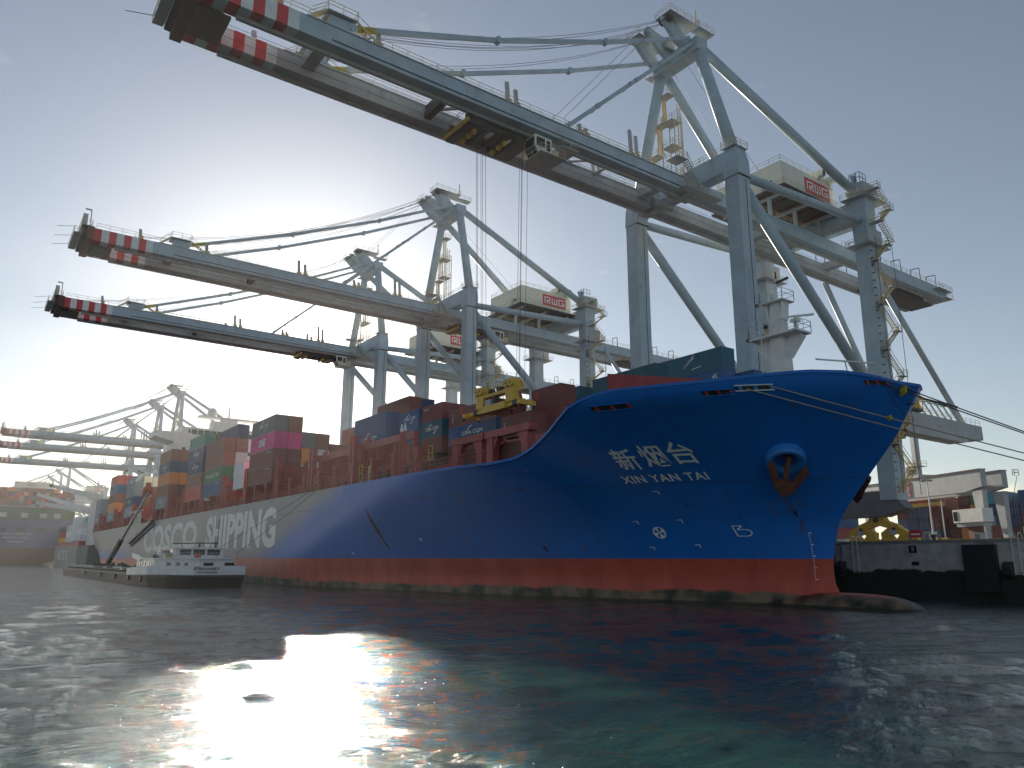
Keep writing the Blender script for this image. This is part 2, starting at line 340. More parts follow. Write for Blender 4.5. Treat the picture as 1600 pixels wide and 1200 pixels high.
def hull_material():
    m = mat('hull_paint', (.005, .155, .56), .46, spec=.35, var=.10, grime=.12, scale=.15, streak=1); t = m.node_tree; bs = t.nodes['Principled BSDF']
    blue = bs.inputs['Base Color'].links[0].from_socket
    geo = nd(t, 'ShaderNodeNewGeometry'); sx = nd(t, 'ShaderNodeSeparateXYZ'); t.links.new(geo.outputs['Position'], sx.inputs[0])
    X, Z = sx.outputs['X'], sx.outputs['Z']
    def mt(op, a, b=None, c=None, cl=False):
        n = nd(t, 'ShaderNodeMath', operation=op, use_clamp=cl)
        for i, v in enumerate((a, b, c)):
            if v is None: continue
            if isinstance(v, (int, float)): n.inputs[i].default_value = v
            else: t.links.new(v, n.inputs[i])
        return n.outputs[0]
    def noise(sc, det=6, zs=1):
        mp_ = nd(t, 'ShaderNodeMapping'); mp_.inputs['Scale'].default_value = (sc, sc, sc*zs); t.links.new(geo.outputs['Position'], mp_.inputs[0])
        n = nd(t, 'ShaderNodeTexNoise'); n.inputs['Scale'].default_value = 1; n.inputs['Detail'].default_value = det; t.links.new(mp_.outputs[0], n.inputs['Vector']); return n.outputs['Fac']
    def mix(f_, a, b):
        n = nd(t, 'ShaderNodeMix', data_type='RGBA'); t.links.new(f_, n.inputs['Factor'])
        for i, v in ((6, a), (7, b)):
            if isinstance(v, tuple): n.inputs[i].default_value = (*v, 1)
            else: t.links.new(v, n.inputs[i])
        return n.outputs[2]
    def ramp(v, a, b): return mt('SUBTRACT', v, a, None) if False else mt('DIVIDE', mt('SUBTRACT', v, a), b-a, None, True)
    # sprayed white side paint: its forward edge sweeps down and aft
    edge = mt('ADD', mt('MULTIPLY_ADD', mt('SUBTRACT', 14.4, Z), 3.1, X), 60.5)
    edge = mt('ADD', edge, mt('MULTIPLY', mt('SUBTRACT', noise(.09, 4), .5), 12))
    wf = mt('SUBTRACT', 1, ramp(edge, -6, 5), None, True)
    aft = mt('MULTIPLY', ramp(mt('MULTIPLY', X, -1), 205, 235), mt('SUBTRACT', 1, ramp(mt('ADD', Z, mt('MULTIPLY', noise(.12), 5)), 8.5, 10.5)))
    wf = mt('MULTIPLY', wf, mt('SUBTRACT', 1, mt('MULTIPLY', aft, .75)))
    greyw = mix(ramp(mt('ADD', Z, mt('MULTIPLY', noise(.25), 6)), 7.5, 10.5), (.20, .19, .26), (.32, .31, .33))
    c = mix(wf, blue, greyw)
    # plate seams and rust runs
    seam = mt('LESS_THAN', mt('ABSOLUTE', mt('SUBTRACT', mt('PINGPONG', mt('ADD', X, 300), 7), .0)), .05)
    seam = mt('MAXIMUM', seam, mt('LESS_THAN', mt('ABSOLUTE', mt('SUBTRACT', Z, 11.2)), .05))
    c = mix(mt('MULTIPLY', seam, .5), c, (.05, .05, .07))
    runs = mt('MULTIPLY', ramp(noise(.9, 3, .06), .62, .72), ramp(noise(.5), .45, .6))
    c = mix(mt('MULTIPLY', runs, .5), c, (.09, .06, .045))
    red = mix(ramp(noise(.5, 8, .3), .35, .7), (.46, .07, .045), (.62, .10, .065))
    red = mix(mt('MULTIPLY', runs, .4), red, (.10, .05, .03))
    c = mix(mt('LESS_THAN', Z, 4.2), c, red)
    g = mt('ADD', Z, mt('MULTIPLY', noise(.22, 9, 2.5), -1.5)); growth = mix(ramp(noise(.6, 8), .4, .62), (.22, .15, .095), (.03, .036, .02))
    c = mix(mt('SUBTRACT', 1, ramp(g, .25, .42)), c, growth)
    wet = mt('LESS_THAN', Z, .22); c = mix(mt('MULTIPLY', wet, .8), c, (.02, .02, .013))
    # rust running down below the hawse pipe and fairleads, with bolster shade painted in
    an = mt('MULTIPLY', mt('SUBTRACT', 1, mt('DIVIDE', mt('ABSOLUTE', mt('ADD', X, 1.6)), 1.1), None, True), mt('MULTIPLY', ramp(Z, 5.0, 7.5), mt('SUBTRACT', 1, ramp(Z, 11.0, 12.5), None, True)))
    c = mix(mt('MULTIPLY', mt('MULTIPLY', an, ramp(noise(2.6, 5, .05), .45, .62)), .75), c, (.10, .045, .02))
    t.links.new(c, bs.inputs['Base Color'])
    bp = nd(t, 'ShaderNodeBump'); bp.inputs['Strength'].default_value = .3; bp.inputs['Distance'].default_value = .22; t.links.new(noise(.45, 3), bp.inputs['Height']); t.links.new(bp.outputs[0], bs.inputs['Normal'])
    return m
ship = empty('container_ship', (0, YC, 0), 'huge blue, white and red container ship lettered XIN YAN TAI moored under the cranes', 'container ship')
def build_hull():
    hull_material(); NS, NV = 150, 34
    ss = [0]+[.25*1.051**i for i in range(NS)]; k = 0; acc = []; x = 0
    tot = 338; base = [((i/NS)**2.0)*tot for i in range(NS+1)]
    # refine near the step of the sheer
    st = sorted(set([round(b, 3) for b in base]+[310.3, 309.2]+[12+i*1.2 for i in range(22)]))
    b = MB()
    grid = {}
    for side in (-1, 1):
        rows = []
        for s in st:
            col = []
            for j in range(NV+1):
                v = j/NV; x0 = -s+10.4*max(0, 1-s/55); tz = topz(x0); z = -3+v*(tz+3); x_ = -s+lerp(STEM, z)*max(0, 1-s/55)
                col.append((x_, YC+side*hb(x_, z), z))
            rows.append(col)
        vs = [p for c in rows for p in c]; n = NV+1
        fs = [(i*n+j, (i+1)*n+j, (i+1)*n+j+1, i*n+j+1) for i in range(len(rows)-1) for j in range(NV)]
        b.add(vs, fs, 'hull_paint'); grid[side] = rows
    last = [grid[-1][-1], grid[1][-1]]
    for j in range(NV): b.add([last[0][j], last[1][j], last[1][j+1], last[0][j+1]], [(0, 1, 2, 3)], 'hull_paint')
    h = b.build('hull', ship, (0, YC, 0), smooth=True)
    wd = bmesh.new(); wd.from_mesh(h.data); bmesh.ops.remove_doubles(wd, verts=wd.verts, dist=.005); bmesh.ops.recalc_face_normals(wd, faces=wd.faces); wd.to_mesh(h.data); wd.free()
    for side in (-1, 1):
        cp = MB()
        top = [c[-1] for c in grid[side]]
        for p, q in zip(top, top[1:]):
            if abs(p[2]-q[2]) > 2:
                cp.build('rail_cap', ship, (0, YC, 0)); cp = MB(); continue
            cp.loft([[p, (p[0], p[1]-side*.22, p[2]), (p[0], p[1]-side*.22, p[2]-.25), (p[0], p[1]+side*.012, p[2]-.25), (p[0], p[1]+side*.012, p[2]+.01)], [q, (q[0], q[1]-side*.22, q[2]), (q[0], q[1]-side*.22, q[2]-.25), (q[0], q[1]+side*.012, q[2]-.25), (q[0], q[1]+side*.012, q[2]+.01)]], 'hull_paint')
        cp.build('rail_cap', ship, (0, YC, 0))
    # bulbous bow
    rings = []
    for i in range(33):
        t = -1+2*i/32; xx = -4.9+13.4*t; k = (1-abs(t)**(8.0 if t > 0 else 2.0))**.5 if abs(t) < 1 else 0
        rings.append([(xx, YC+3.5*k*math.cos(a), -2.0+3.3*k*math.sin(a)) for a in [q*6.28318/28 for q in range(28)]])
    bb = MB(); bb.loft(rings, 'hull_paint'); bb.build('bulbous_bow', ship, (0, YC, 0), smooth=True)
    # decks
    d = MB(); pts = [(x, YC-hb(x, 13)+.3) for x in np.linspace(-12, -326, 70)]; pl = pts+[(x, 2*YC-y) for x, y in pts[::-1]]
    n = len(pts)
    for i in range(n-1):
        (xa, ya), (xb, yb) = pts[i], pts[i+1]; z = 13.0 if xb > -299 else 9.2
        d.add([(xa, ya, z), (xb, yb, z), (xb, 2*YC-yb, z), (xa, 2*YC-ya, z)], [(0, 1, 2, 3)], 'ship_deck')
    xs = np.linspace(9, -12.2, 24)
    for xa, xb in zip(xs, xs[1:]):
        ya, yb = YC-hb(xa, 17)+.2, YC-hb(xb, 17)+.2
        d.add([(xa, ya, 17.0), (xb, yb, 17.0), (xb, 2*YC-yb, 17.0), (xa, 2*YC-ya, 17.0)], [(0, 1, 2, 3)], 'ship_deck')
    d.box((-14.4, YC-10.5, 13), (-14.2, YC+10.5, 17), 'ship_red'); d.build('deck', ship, (0, YC, 0))
    hc = MB()
    for x0, x1 in [(-54, -41), (-69, -56), (-84.5, -71), (-105.5, -92), (-121, -108), (-138, -124.5), (-154.5, -141), (-171, -158), (-188, -175), (-236, -223), (-252, -239), (-270, -256), (-286, -273), (-298, -289)]:
        w = 10 if x0 > -56 else (11.5 if x0 > -70 else 16)
        hc.box((x0, YC-w, 13.01), (x1, YC+w, 17.1), 'ship_red'); hc.build('hatch_coaming', ship, (0, YC, 0)); hc = MB()
    hc.box((-38, YC-10, 13.01), (-14.6, YC+10, 18.4), 'ship_red'); hc.build('hatch_coaming', ship, (0, YC, 0))
build_hull()
def ship_text():
    O = (0, YC, 0)
    text_obj('ship_name', 'XIN YAN TAI', lambda u, v: hull_pt(-13.8+u*7.3, 11.28+u*.1+v*.66, .06), 'marking_white', ship, O, 1.12, .02, 2)
    for i, (ch, x) in enumerate((('新', -13.0), ('烟', -10.5), ('台', -8.1))):
        text_obj('ship_name', ch, lambda u, v, x=x, i=i: hull_pt(x+u*2.0, 12.45+i*.15+v*1.8, .06), 'marking_white', ship, O, 1, .014, 2)
    text_obj('company_name', 'COSCO', lambda u, v: hull_pt(-195.5+u*58, 5.7+v*6.9, .025), 'marking_pale', ship, O, 1.04, .04, 1)
    text_obj('company_name', 'SHIPPING', lambda u, v: hull_pt(-130+u*43.5, 5.9+v*6.8, .025), 'marking_pale', ship, O, 1.0, .04, 1)
    # draught figures
    dm = MB(); pts = []
    for i in range(21):
        z = 6.5-i*.205; x = -1.3-i*.004
        w = .08 if i % 5 else .24; p = hull_pt(x, z, .05); q = hull_pt(x+w, z, .05); dm.beam(p, q, .05, .07, 'marking_white')
    dm.build('draught_marks', ship, O)
    # thruster mark, bulb mark
    tm = MB(); cx, cz, R0 = -13.6, 6.7, .52
    for i in range(24):
        a, b = i*6.28318/24, (i+1)*6.28318/24; tm.beam(hull_pt(cx+R0*math.cos(a), cz+R0*math.sin(a), .05), hull_pt(cx+R0*math.cos(b), cz+R0*math.sin(b), .05), .05, .14, 'marking_white', (1, 0, 0))
    for i in range(4):
        a = i*1.5708+.4
        for da in (-.28, -.1, .1, .28):
            tm.add([hull_pt(cx, cz, .06), hull_pt(cx+R0*.95*math.cos(a+da-.1), cz+R0*.95*math.sin(a+da-.1), .06), hull_pt(cx+R0*.95*math.cos(a+da+.1), cz+R0*.95*math.sin(a+da+.1), .06)], [(0, 1, 2)], 'marking_white')
    tm.build('thruster_mark', ship, O)
    bm_ = MB(); px = [(0, 1.15), (.95, 1.15), (.42, .72), (1.25, .72), (1.62, .62), (1.78, .4), (1.62, .12), (1.3, 0), (.28, 0), (0, 1.15)]
    P = [hull_pt(-7.05+a*.82, 6.28+b*.82, .05) for a, b in px]
    for a, b in zip(P, P[1:]): bm_.beam(a, b, .05, .10, 'marking_white', (1, 0, 0))
    bm_.build('bulb_mark', ship, O)
    for x, z in ((-15.6, 7.8), (-11.5, 7.85), (-15.1, 5.3), (-10.8, 5.5), (-11.9, 10.5), (-59, 4.9), (-44, 6.5)):
        tg = MB(); P = [hull_pt(x, z, .05), hull_pt(x+.4, z+.04, .05), hull_pt(x+.44, z-.25, .05)]
        for a, b in zip(P, P[1:]): tg.beam(a, b, .04, .07, 'marking_white', (1, 0, 0))
        tg.build('tug_mark', ship, O)
    # scuffs left by fenders
    mat('scuff', (.008, .012, .02), .8)
    for x0, z0, x1, z1, w in ((-52.3, 10.3, -50.7, 6.3, .7), (-50.9, 6.4, -50.2, 5.4, .45), (-26.6, 5.6, -26.3, 4.9, .35), (-1.8, 8.5, -1.7, 8.0, .25), (-10, 9.2, -9.7, 9.0, .2), (-25, 11.5, -24.6, 11.2, .25)):
        sc = MB(); n = 6; L = []; Rr = []
        for i in range(n+1):
            t = i/n; x = x0+(x1-x0)*t; z = z0+(z1-z0)*t; ww = w*(.35+.65*math.sin(3.14*t))*(.8+.4*random.random()); L.append(hull_pt(x-ww/2, z, .03)); Rr.append(hull_pt(x+ww/2, z+ww*.2, .03))
        for i in range(n): sc.add([L[i], Rr[i], Rr[i+1], L[i+1]], [(0, 1, 2, 3)], 'scuff')
        sc.build('scuff_mark', ship, O)
ship_text()
def anchor(px, pz, side):
    """bolster dish on the flare and the stockless anchor hanging out of it"""
    m = mat('bolster_blue', (.03, .22, .60), .3, var=.12, grime=.2, scale=1)
    y = YC+side*hb(px, pz); c = Vector((px, y, pz)); e = .3
    dx = Vector((e, side*(hb(px+e, pz)-hb(px, pz)), 0)); dz = Vector((0, side*(hb(px, pz+e)-hb(px, pz)), e)); n = dx.cross(dz).normalized()
    if n.y*side < 0: n = -n
    u = dx.normalized(); w = n.cross(u).normalized()
    if w.z < 0: w = -w
    b = MB(); rings = []
    for rad, out in ((1.75, -.5), (1.7, .45), (1.5, .72), (1.15, .6), (.75, -.2)):
        rings.append([c+n*(out+(.35*math.sin(a) if out > 0 else 0))+(u*math.cos(a)+w*math.sin(a))*rad for a in [i*6.28318/28 for i in range(28)]])
    b.loft(rings, 'bolster_blue', caps=False); b.add(rings[-1], [tuple(range(28))], 'black_paint')
    b.build('anchor_bolster', ship, (0, YC, 0), smooth=True)
    a = MB(); o = c+n*1.0-w*.55; down = (n*.28-w-u*.22).normalized(); u = (u-down*u.dot(down)).normalized(); A = lambda U, V, T=0: o+u*U+down*V+n*T
    a.beam(A(0, -1.3, -.4), A(0, 1.1, .25), .42, .42, 'anchor_rust', n)
    a.prism([(0, 0), (1, 0), (1, 1), (0, 1)], 2, 0, .001, 'anchor_rust') if False else None
    def slab(poly, t0, t1): a.loft([[A(p[0], p[1], t0+p[1]*.1) for p in poly], [A(p[0], p[1], t1+p[1]*.1) for p in poly]], 'anchor_rust')
    slab([(-.75, .75), (.75, .75), (.9, 1.25), (.15, 1.95), (-.15, 1.95), (-.9, 1.25)], 0, .75)
    for s_ in (-1, 1):
        slab([(s_*.35, 1.2), (s_*.95, 1.2), (s_*1.75, -.35), (s_*1.55, -.75), (s_*1.15, -.45), (s_*.75, .3)], .15, .6)
    o2 = a.build('anchor', ship, (0, YC, 0))
    md = o2.modifiers.new('edge', 'BEVEL'); md.width = .07; md.segments = 2
anchor(-.2, 12.85, -1); anchor(-.2, 12.85, 1)
def fairleads():
    for x0, x1, z, mtl in ((-2.1, -.1, 18.0, 'ship_red'), (.1, 2.4, 18.25, 'bolster_blue'), (7.2, 8.3, 18.55, 'ship_red'), (8.65, 9.05, 18.15, 'galvanised'), (-11.2, -7.7, 17.5, 'ship_red')):
        b = MB(); n = 10
        for i in range(n):
            a, c = x0+(x1-x0)*i/n, x0+(x1-x0)*(i+1)/n; P = [hull_pt(a, z-.2, .05), hull_pt(c, z-.2, .05), hull_pt(c, z+.2, .05), hull_pt(a, z+.2, .05)]
            b.add(P, [(0, 1, 2, 3)], mtl if i % 4 == 1 else 'black_paint')
        for zz in (-.22, .22): b.path([hull_pt(x0+(x1-x0)*i/n, z+zz, .06) for i in range(n+1)], .05, 'ship_white' if x0 == .1 else 'hull_paint')
        b.build('fairlead', ship, (0, YC, 0))
fairleads()
def fore_mast():
    O = (0, YC, 0); x, y = -3.5, YC; b = MB()
    b.loft([[(x+a*s, y+c*s, z) for a, c in ((-1, -.8), (1, -.8), (1, .8), (-1, .8))] for z, s in ((17, 1.0), (22, .85), (26, .74), (29.4, .55))], 'ship_white'); mast = b.build('fore_mast', ship, O)
    for z, w, l, t in ((25.8, 1.3, 2.7, .2), (29.4, 1.0, 1.3, .12)):
        p = MB(); p.box((x-l, y-w, z), (x+l, y+w, z+t), 'ship_white'); p.rail([(x-l, y-w, z+t), (x+l, y-w, z+t), (x+l, y+w, z+t), (x-l, y+w, z+t), (x-l, y-w, z+t)], 'ship_white', 1.1, 1.2, .03)
        for s_ in (-1, 1): p.beam((x+s_*.7, y, z-1.9), (x+s_*(l-.4), y, z), .12, w*1.2, 'ship_white')
        p.build('platform', mast, O)
    r = MB(); r.tube((x+1.9, y, 25.9), (x+1.9, y, 27.1), .2, 'ship_white'); r.box((x+1.5, y-.35, 27.0), (x+2.3, y+.35, 27.3), 'ship_white'); r.beam((x+.7, y-1.5, 27.4), (x+3.0, y+1.5, 27.8), .18, .2, 'ship_white'); r.build('radar', mast, O)
    h = MB(); h.tube((x, y, 29.4), (x, y, 32.2), .18, 'ship_white', 8, .08); h.beam((x, y, 31.6), (x+1.2, y+.5, 32.0), .22, .2, 'black_paint'); h.tube((x+.05, y, 32.1), (x+.05, y, 32.8), .12, 'black_paint'); h.build('mast_light', mast, O)
    h = MB(); h.tube((x-.9, y-.8, 26.7), (x-.9, y-1.0, 27.3), .22, 'black_paint'); h.tube((x-.9, y-.8, 26.8), (x-.9, y-.8, 26), .1, 'safety_yellow'); h.build('horn', mast, O)
    for dx, z in ((-2.9, 26), (-1.5, 29.4)):
        h = MB(); h.tube((x+dx, y-.8, z), (x+dx-.15, y-1.1, z+.3), .3, 'galvanised', 12); h.build('floodlight', mast, O)
    l = MB()
    for s_ in (-.3, .3): l.beam((x-1.4, y-1.1+s_, 17.5), (x-1.2, y-1.0+s_, 25.7), .07, .07, 'ship_white')
    for i in range(24): l.beam((x-1.35, y-1.4, 17.8+i*.33), (x-1.35, y-.8, 17.8+i*.33), .04, .04, 'ship_white')
    l.build('ladder', mast, O)
    # breakwater aft of the forecastle
    b = MB(); b.loft([[(-10.6, -39.4, 18.3), (-10.6, -39.4, 21.0), (-10.6, -39.1, 21.0), (-10.6, -39.1, 18.3)], [(-2.6, -35.4, 18.6), (-2.6, -35.4, 19.5), (-2.6, -35.1, 19.5), (-2.6, -35.1, 18.6)]], 'ship_red')
    b.build('breakwater', ship, O)
    b = MB(); b.rail([(1, -31.5, 19.0), (3.5, -30.0, 19.2)], 'ship_white', .6, 1.4, .03); b.beam((4.6, -29.6, 20.7), (7.4, -25.4, 20.4), .12, .12, 'ship_white'); b.beam((5.9, -26.6, 18.0), (6.0, -27.5, 20.5), .08, .08, 'ship_white'); b.build('fore_rail', ship, O)
fore_mast()
def lashing():
    O = (0, YC, 0)
    xs = [-58.6, -73.9, -89.6, -107, -122.5, -139.7, -156.2, -172.8, -190, -221, -237.5, -254.5, -271.5, -288]
    for x in xs:
        b = MB(); y0 = -43.4; y1 = -4
        for s_ in (-.55, .55):
            b.prism([(y0, 13), (y0+1.7, 13), (y0+1.1, 17.2), (y0+.75, 17.4), (y0+.75, 20.9), (y0, 20.9)], 0, x+s_-.22, x+s_+.22, 'ship_red')
        for y in (-41.0, -38.2, -35, -31.2, -27):
            b.box((x-.5, y-.25, 13.0), (x-.1, y+.25, 20.6), 'ship_red'); b.box((x+.15, y-.16, 13.0), (x+.5, y+.16, 20.9), 'ship_red')
        b.box((x-.35, y0+.7, 19.0), (x+.35, y1, 19.9), 'ship_red'); b.box((x-.12, -42.0, 15.6), (x+.12, -35, 19.0), 'ship_red')
        b.box((x-.6, y0+.8, 15.3), (x+.6, y1, 15.5), 'ship_deck'); b.box((x-.05, -30, 15.5), (x+.05, -24, 18.9), 'ship_red')
        br = b.build('lashing_bridge', ship, O)
        c = MB(); c.rail([(x+.62, y0+1, 15.5), (x+.62, -24, 15.5)], 'safety_yellow', 1.1, 1.8, .03); c.rail([(x+.4, y0+1, 19.9), (x+.4, -24, 19.9)], 'ship_red', 1.0, 1.8, .03); c.build('hand_rail', br, O)
    # pedestals and walkway along the deck edge
    b = MB(); x = -40.0
    while x > -298:
        if not (-216 < x < -193):
            b.box((x-.3, -43.35, 13), (x+.3, -42.6, 16.9), 'ship_red'); b.prism([(x-.3, 13.0), (x+1.2, 13.0), (x+.3, 15.5)], 1, -43.2, -43.0, 'ship_red')
            b.box((x-.7, -43.4, 16.9), (x+.7, -42.0, 17.15), 'ship_red')
        x -= 6.1
    for x0, x1 in ((-195, -56), (-298, -214)):
        b.box((x0, -42.1, 15.0), (x1, -41.9, 15.35), 'ship_red'); b.box((x0, -41.2, 13.0), (x1, -41.0, 16.0), 'ship_red')
    b.build('deck_pedestals', ship, O)
    b = MB(); b.rail([(-299, -43.55, 14.1), (-215, -43.55, 14.1)], 'ship_red', 1.0, 2.2, .035); b.rail([(-192, -43.55, 14.1), (-25, -43.55, 14.1)], 'ship_red', 1.0, 2.2, .035); b.build('deck_rail', ship, O)
    # forward portals
    for x, w in ((-36.5, 5.2), (-29.2, 6.5)):
        b = MB(); y = -40
        b.box((x-.6, y, 13), (x+.6, y+.9, 17.6), 'ship_red'); b.box((x+w-.6, y, 13), (x+w+.5, y+.9, 17.6), 'ship_red'); b.box((x-.9, y-.1, 17.2), (x+w+.9, y+1.0, 18.0), 'ship_red')
        b.prism([(x+.6, 17.2), (x+1.5, 17.2), (x+.6, 15.8)], 1, y+.1, y+.8, 'ship_red'); b.prism([(x+w-.6, 17.2), (x+w-.6, 15.8), (x+w-1.5, 17.2)], 1, y+.1, y+.8, 'ship_red')
        b.box((x, y+1.2, 14.3), (x+w, y+1.4, 16.6), 'ship_deck'); b.build('stacking_frame', ship, O)
    for x in (-44, -49, -54, -63, -67.5):
        b = MB(); b.box((x-.3, -41.6, 13), (x+.3, -41.0, 19.9), 'ship_red'); b.box((x-.6, -41.6, 15.8), (x+5, -41.3, 16.2), 'ship_red'); b.box((x-.2, -41.3, 16.2), (x+3.8, -41.1, 18.4 if x in (-49, -63) else 16.4), 'ship_red'); b.box((x+1.5, -41.7, 14.3), (x+3.4, -41.2, 15.4), 'black_paint' if x == -54 else 'ship_deck'); b.build('deck_frame', ship, O)
    b = MB(); b.box((-73, -42.0, 18.9), (-58, -41.5, 19.9), 'ship_red'); b.box((-58, -42.0, 18.9), (-43, -41.5, 19.8), 'ship_red'); b.build('side_beam', ship, O)
    b = MB()
    for x in (-44.1, -43.2):
        b.tube((x, -43.2, 14), (x, -43.2, 19.6), .22, 'ship_red', 10); b.tube((x, -43.2, 19.6), (x, -43.2, 20.6), .22, 'marking_white', 10, .08)
    b.build('vent_posts', ship, O)
    b = MB()
    for x, z, w, h in ((-37.5, 15.4, .9, 1.6), (-56.5, 14.4, 1.0, 2.2), (-72.5, 14.4, 1.0, 2.2), (-101, 14.3, .8, 1.8)):
        for a in (0, w): b.beam((x+a, -43.0, z), (x+a, -43.0, z+h), .1, .1, 'hazard')
        for c in (0, h*.5, h): b.beam((x, -43.0, z+c), (x+w, -43.0, z+c), .1, .1, 'hazard')
    b.box((-53.5, -43.1, 14.2), (-52.7, -43.0, 16.2), 'hazard'); b.build('yellow_gate', ship, O)
    b = MB(); b.tube((-133, -43.3, 16.4), (-133, -43.3, 16.9), .8, 'ship_white', 14); b.build('bunker_float', ship, O)
lashing()
def bridge():
    O = (0, YC, 0); x0, x1 = -211, -197
    b = MB(); b.box((x0, -38.5, 9.3), (x1, -6.3, 38.6), 'ship_white'); b.box((x0, -36.4, 38.6), (x1-.8, -8.4, 42.6), 'ship_white'); sup = b.build('superstructure', ship, O)
    w = MB(); w.loft([[(x, -43.8, 39.0), (x, -43.8, 40.7), (x, -33.5, 40.7), (x, -33.5, 36.5)] for x in (x0+5, x1+.1)], 'ship_white'); w.build('bridge_wing', sup, O)
    w = MB(); w.box((x1-.8, -34.5, 40.6), (x1-.74, -10.3, 42.0), 'glass_dark')
    for y in np.arange(-34, -10, 1.9): w.box((x1-.74, y, 40.5), (x1-.66, y+.25, 42.1), 'ship_white')
    w.build('wheelhouse_windows', sup, O)
    for k in range(7):
        w = MB()
        for y in np.arange(-36, -9, 3.2): w.box((x1, y, 18.5+k*2.8), (x1+.05, y+.9, 19.5+k*2.8), 'glass_dark')
        w.build('window_row', sup, O)
    r = MB(); r.rail([(x1-.5, -43.6, 40.7), (x0+5, -43.6, 40.7)], 'ship_white', 1.1, 1.5, .05); r.rail([(x1-1, -36.2, 42.6), (x1-1, -8.6, 42.6)], 'ship_white', 1.1, 1.5, .05); r.build('roof_rail', sup, O)
    m = MB(); m.box((x1-6, -27.5, 42.6), (x1-3, -17, 45.6), 'ship_white'); m.box((x1-7, -31, 46.6), (x1-3.5, -12.5, 47.1), 'ship_white'); m.tube((x1-5, -22, 45.5), (x1-5, -22, 52.5), .35, 'ship_white', 8, .12)
    m.rail([(x1-3.6, -31, 47.1), (x1-3.6, -12.5, 47.1)], 'ship_white', 1.1, 2, .05)
    for y, h in ((-31, 2.4), (-13, 2.3), (-28, 1.4)): m.tube((x1-5, y, 47), (x1-5, y, 47+h), .1, 'ship_white', 6)
    for z in (48.5, 49.5, 50.5): m.beam((x1-5, -23.2, z), (x1-5, -20.8, z), .15, .15, 'ship_white')
    m.box((x1-6, -24.5, 45.6), (x1-4, -19.5, 46.6), 'ship_white'); m.build('radar_mast', sup, O)
    b = MB(); b.loft([[(x1-5.5+1.5*math.cos(a)*k, -27+1.5*math.sin(a)*k, 47.2+1.5*h) for a in [i*.5236 for i in range(12)]] for k, h in ((.6, 0), (1, .5), (1, 1), (.7, 1.6), (.2, 1.9))], 'ship_white'); b.build('radome', sup, O, True)
    # funnel and davit, lifeboat
    b = MB(); b.box((-216, -29, 9.3), (-212.6, -16, 36), 'ship_white'); b.build('funnel_casing', ship, O)
    # boat davit and accommodation ladder head
    b = MB(); b.path([(-214, -39, 30.5), (-216, -42.5, 29.2), (-216, -43.6, 27.6)], .35, 'ship_white'); b.build('davit', ship, O); b = MB(); b.path([(-219, -39, 30.5), (-219.5, -42.5, 29.2), (-219.5, -43.6, 27.6)], .35, 'ship_white'); b.build('davit', ship, O)
    b = MB(); b.box((-214.5, -43.7, 14), (-214.0, -43.2, 17.5), 'ship_white'); b.box((-210.5, -43.7, 14), (-210, -43.2, 17.5), 'ship_white'); b.box((-207, -43.7, 14), (-206.5, -43.2, 17.5), 'ship_white'); b.beam((-217, -44.6, 17.6), (-204, -43.5, 17.9), .6, .3, 'ship_white'); b.build('ladder_gantry', ship, O)
bridge()
def lifeboat():
    r = empty('lifeboat', (-194.5, -44.6, 22.5), 'small orange enclosed lifeboat hanging over the side before the white bridge', 'lifeboat')
    b = MB(); rings = []
    for i in range(13):
        t = -1+i/6; k = (1-t**4)**.5 if abs(t) < 1 else 0.02
        rings.append([(4.2*t, 1.5*k*math.cos(a), 1.6*k*math.sin(a)*(1 if math.sin(a) > 0 else .8)) for a in [q*6.28318/14 for q in range(14)]])
    b.loft(rings, 'lifeboat_orange'); b.build('boat_hull', r, smooth=True)
    b = MB(); b.box((1.2, -.7, 1.3), (2.8, .7, 2.2), 'lifeboat_orange'); b.build('canopy', r)
    r.rotation_euler = (0, RAD(-14), 0); r.scale = (.62, .9, 1)
lifeboat()
# accommodation ladder, stowed along the white side
b = MB(); b.beam((-212.5, -44.5, 8.6), (-183, -44.5, 13.9), .9, .55, 'black_paint'); b.beam((-212.5, -44.1, 8.1), (-183, -44.1, 13.2), .5, .8, 'marking_blue')
b.rail([(-212.5, -44.9, 8.8), (-183, -44.9, 14.1)], 'galvanised', .8, 2, .04); b.build('accommodation_ladder', ship, (0, YC, 0))
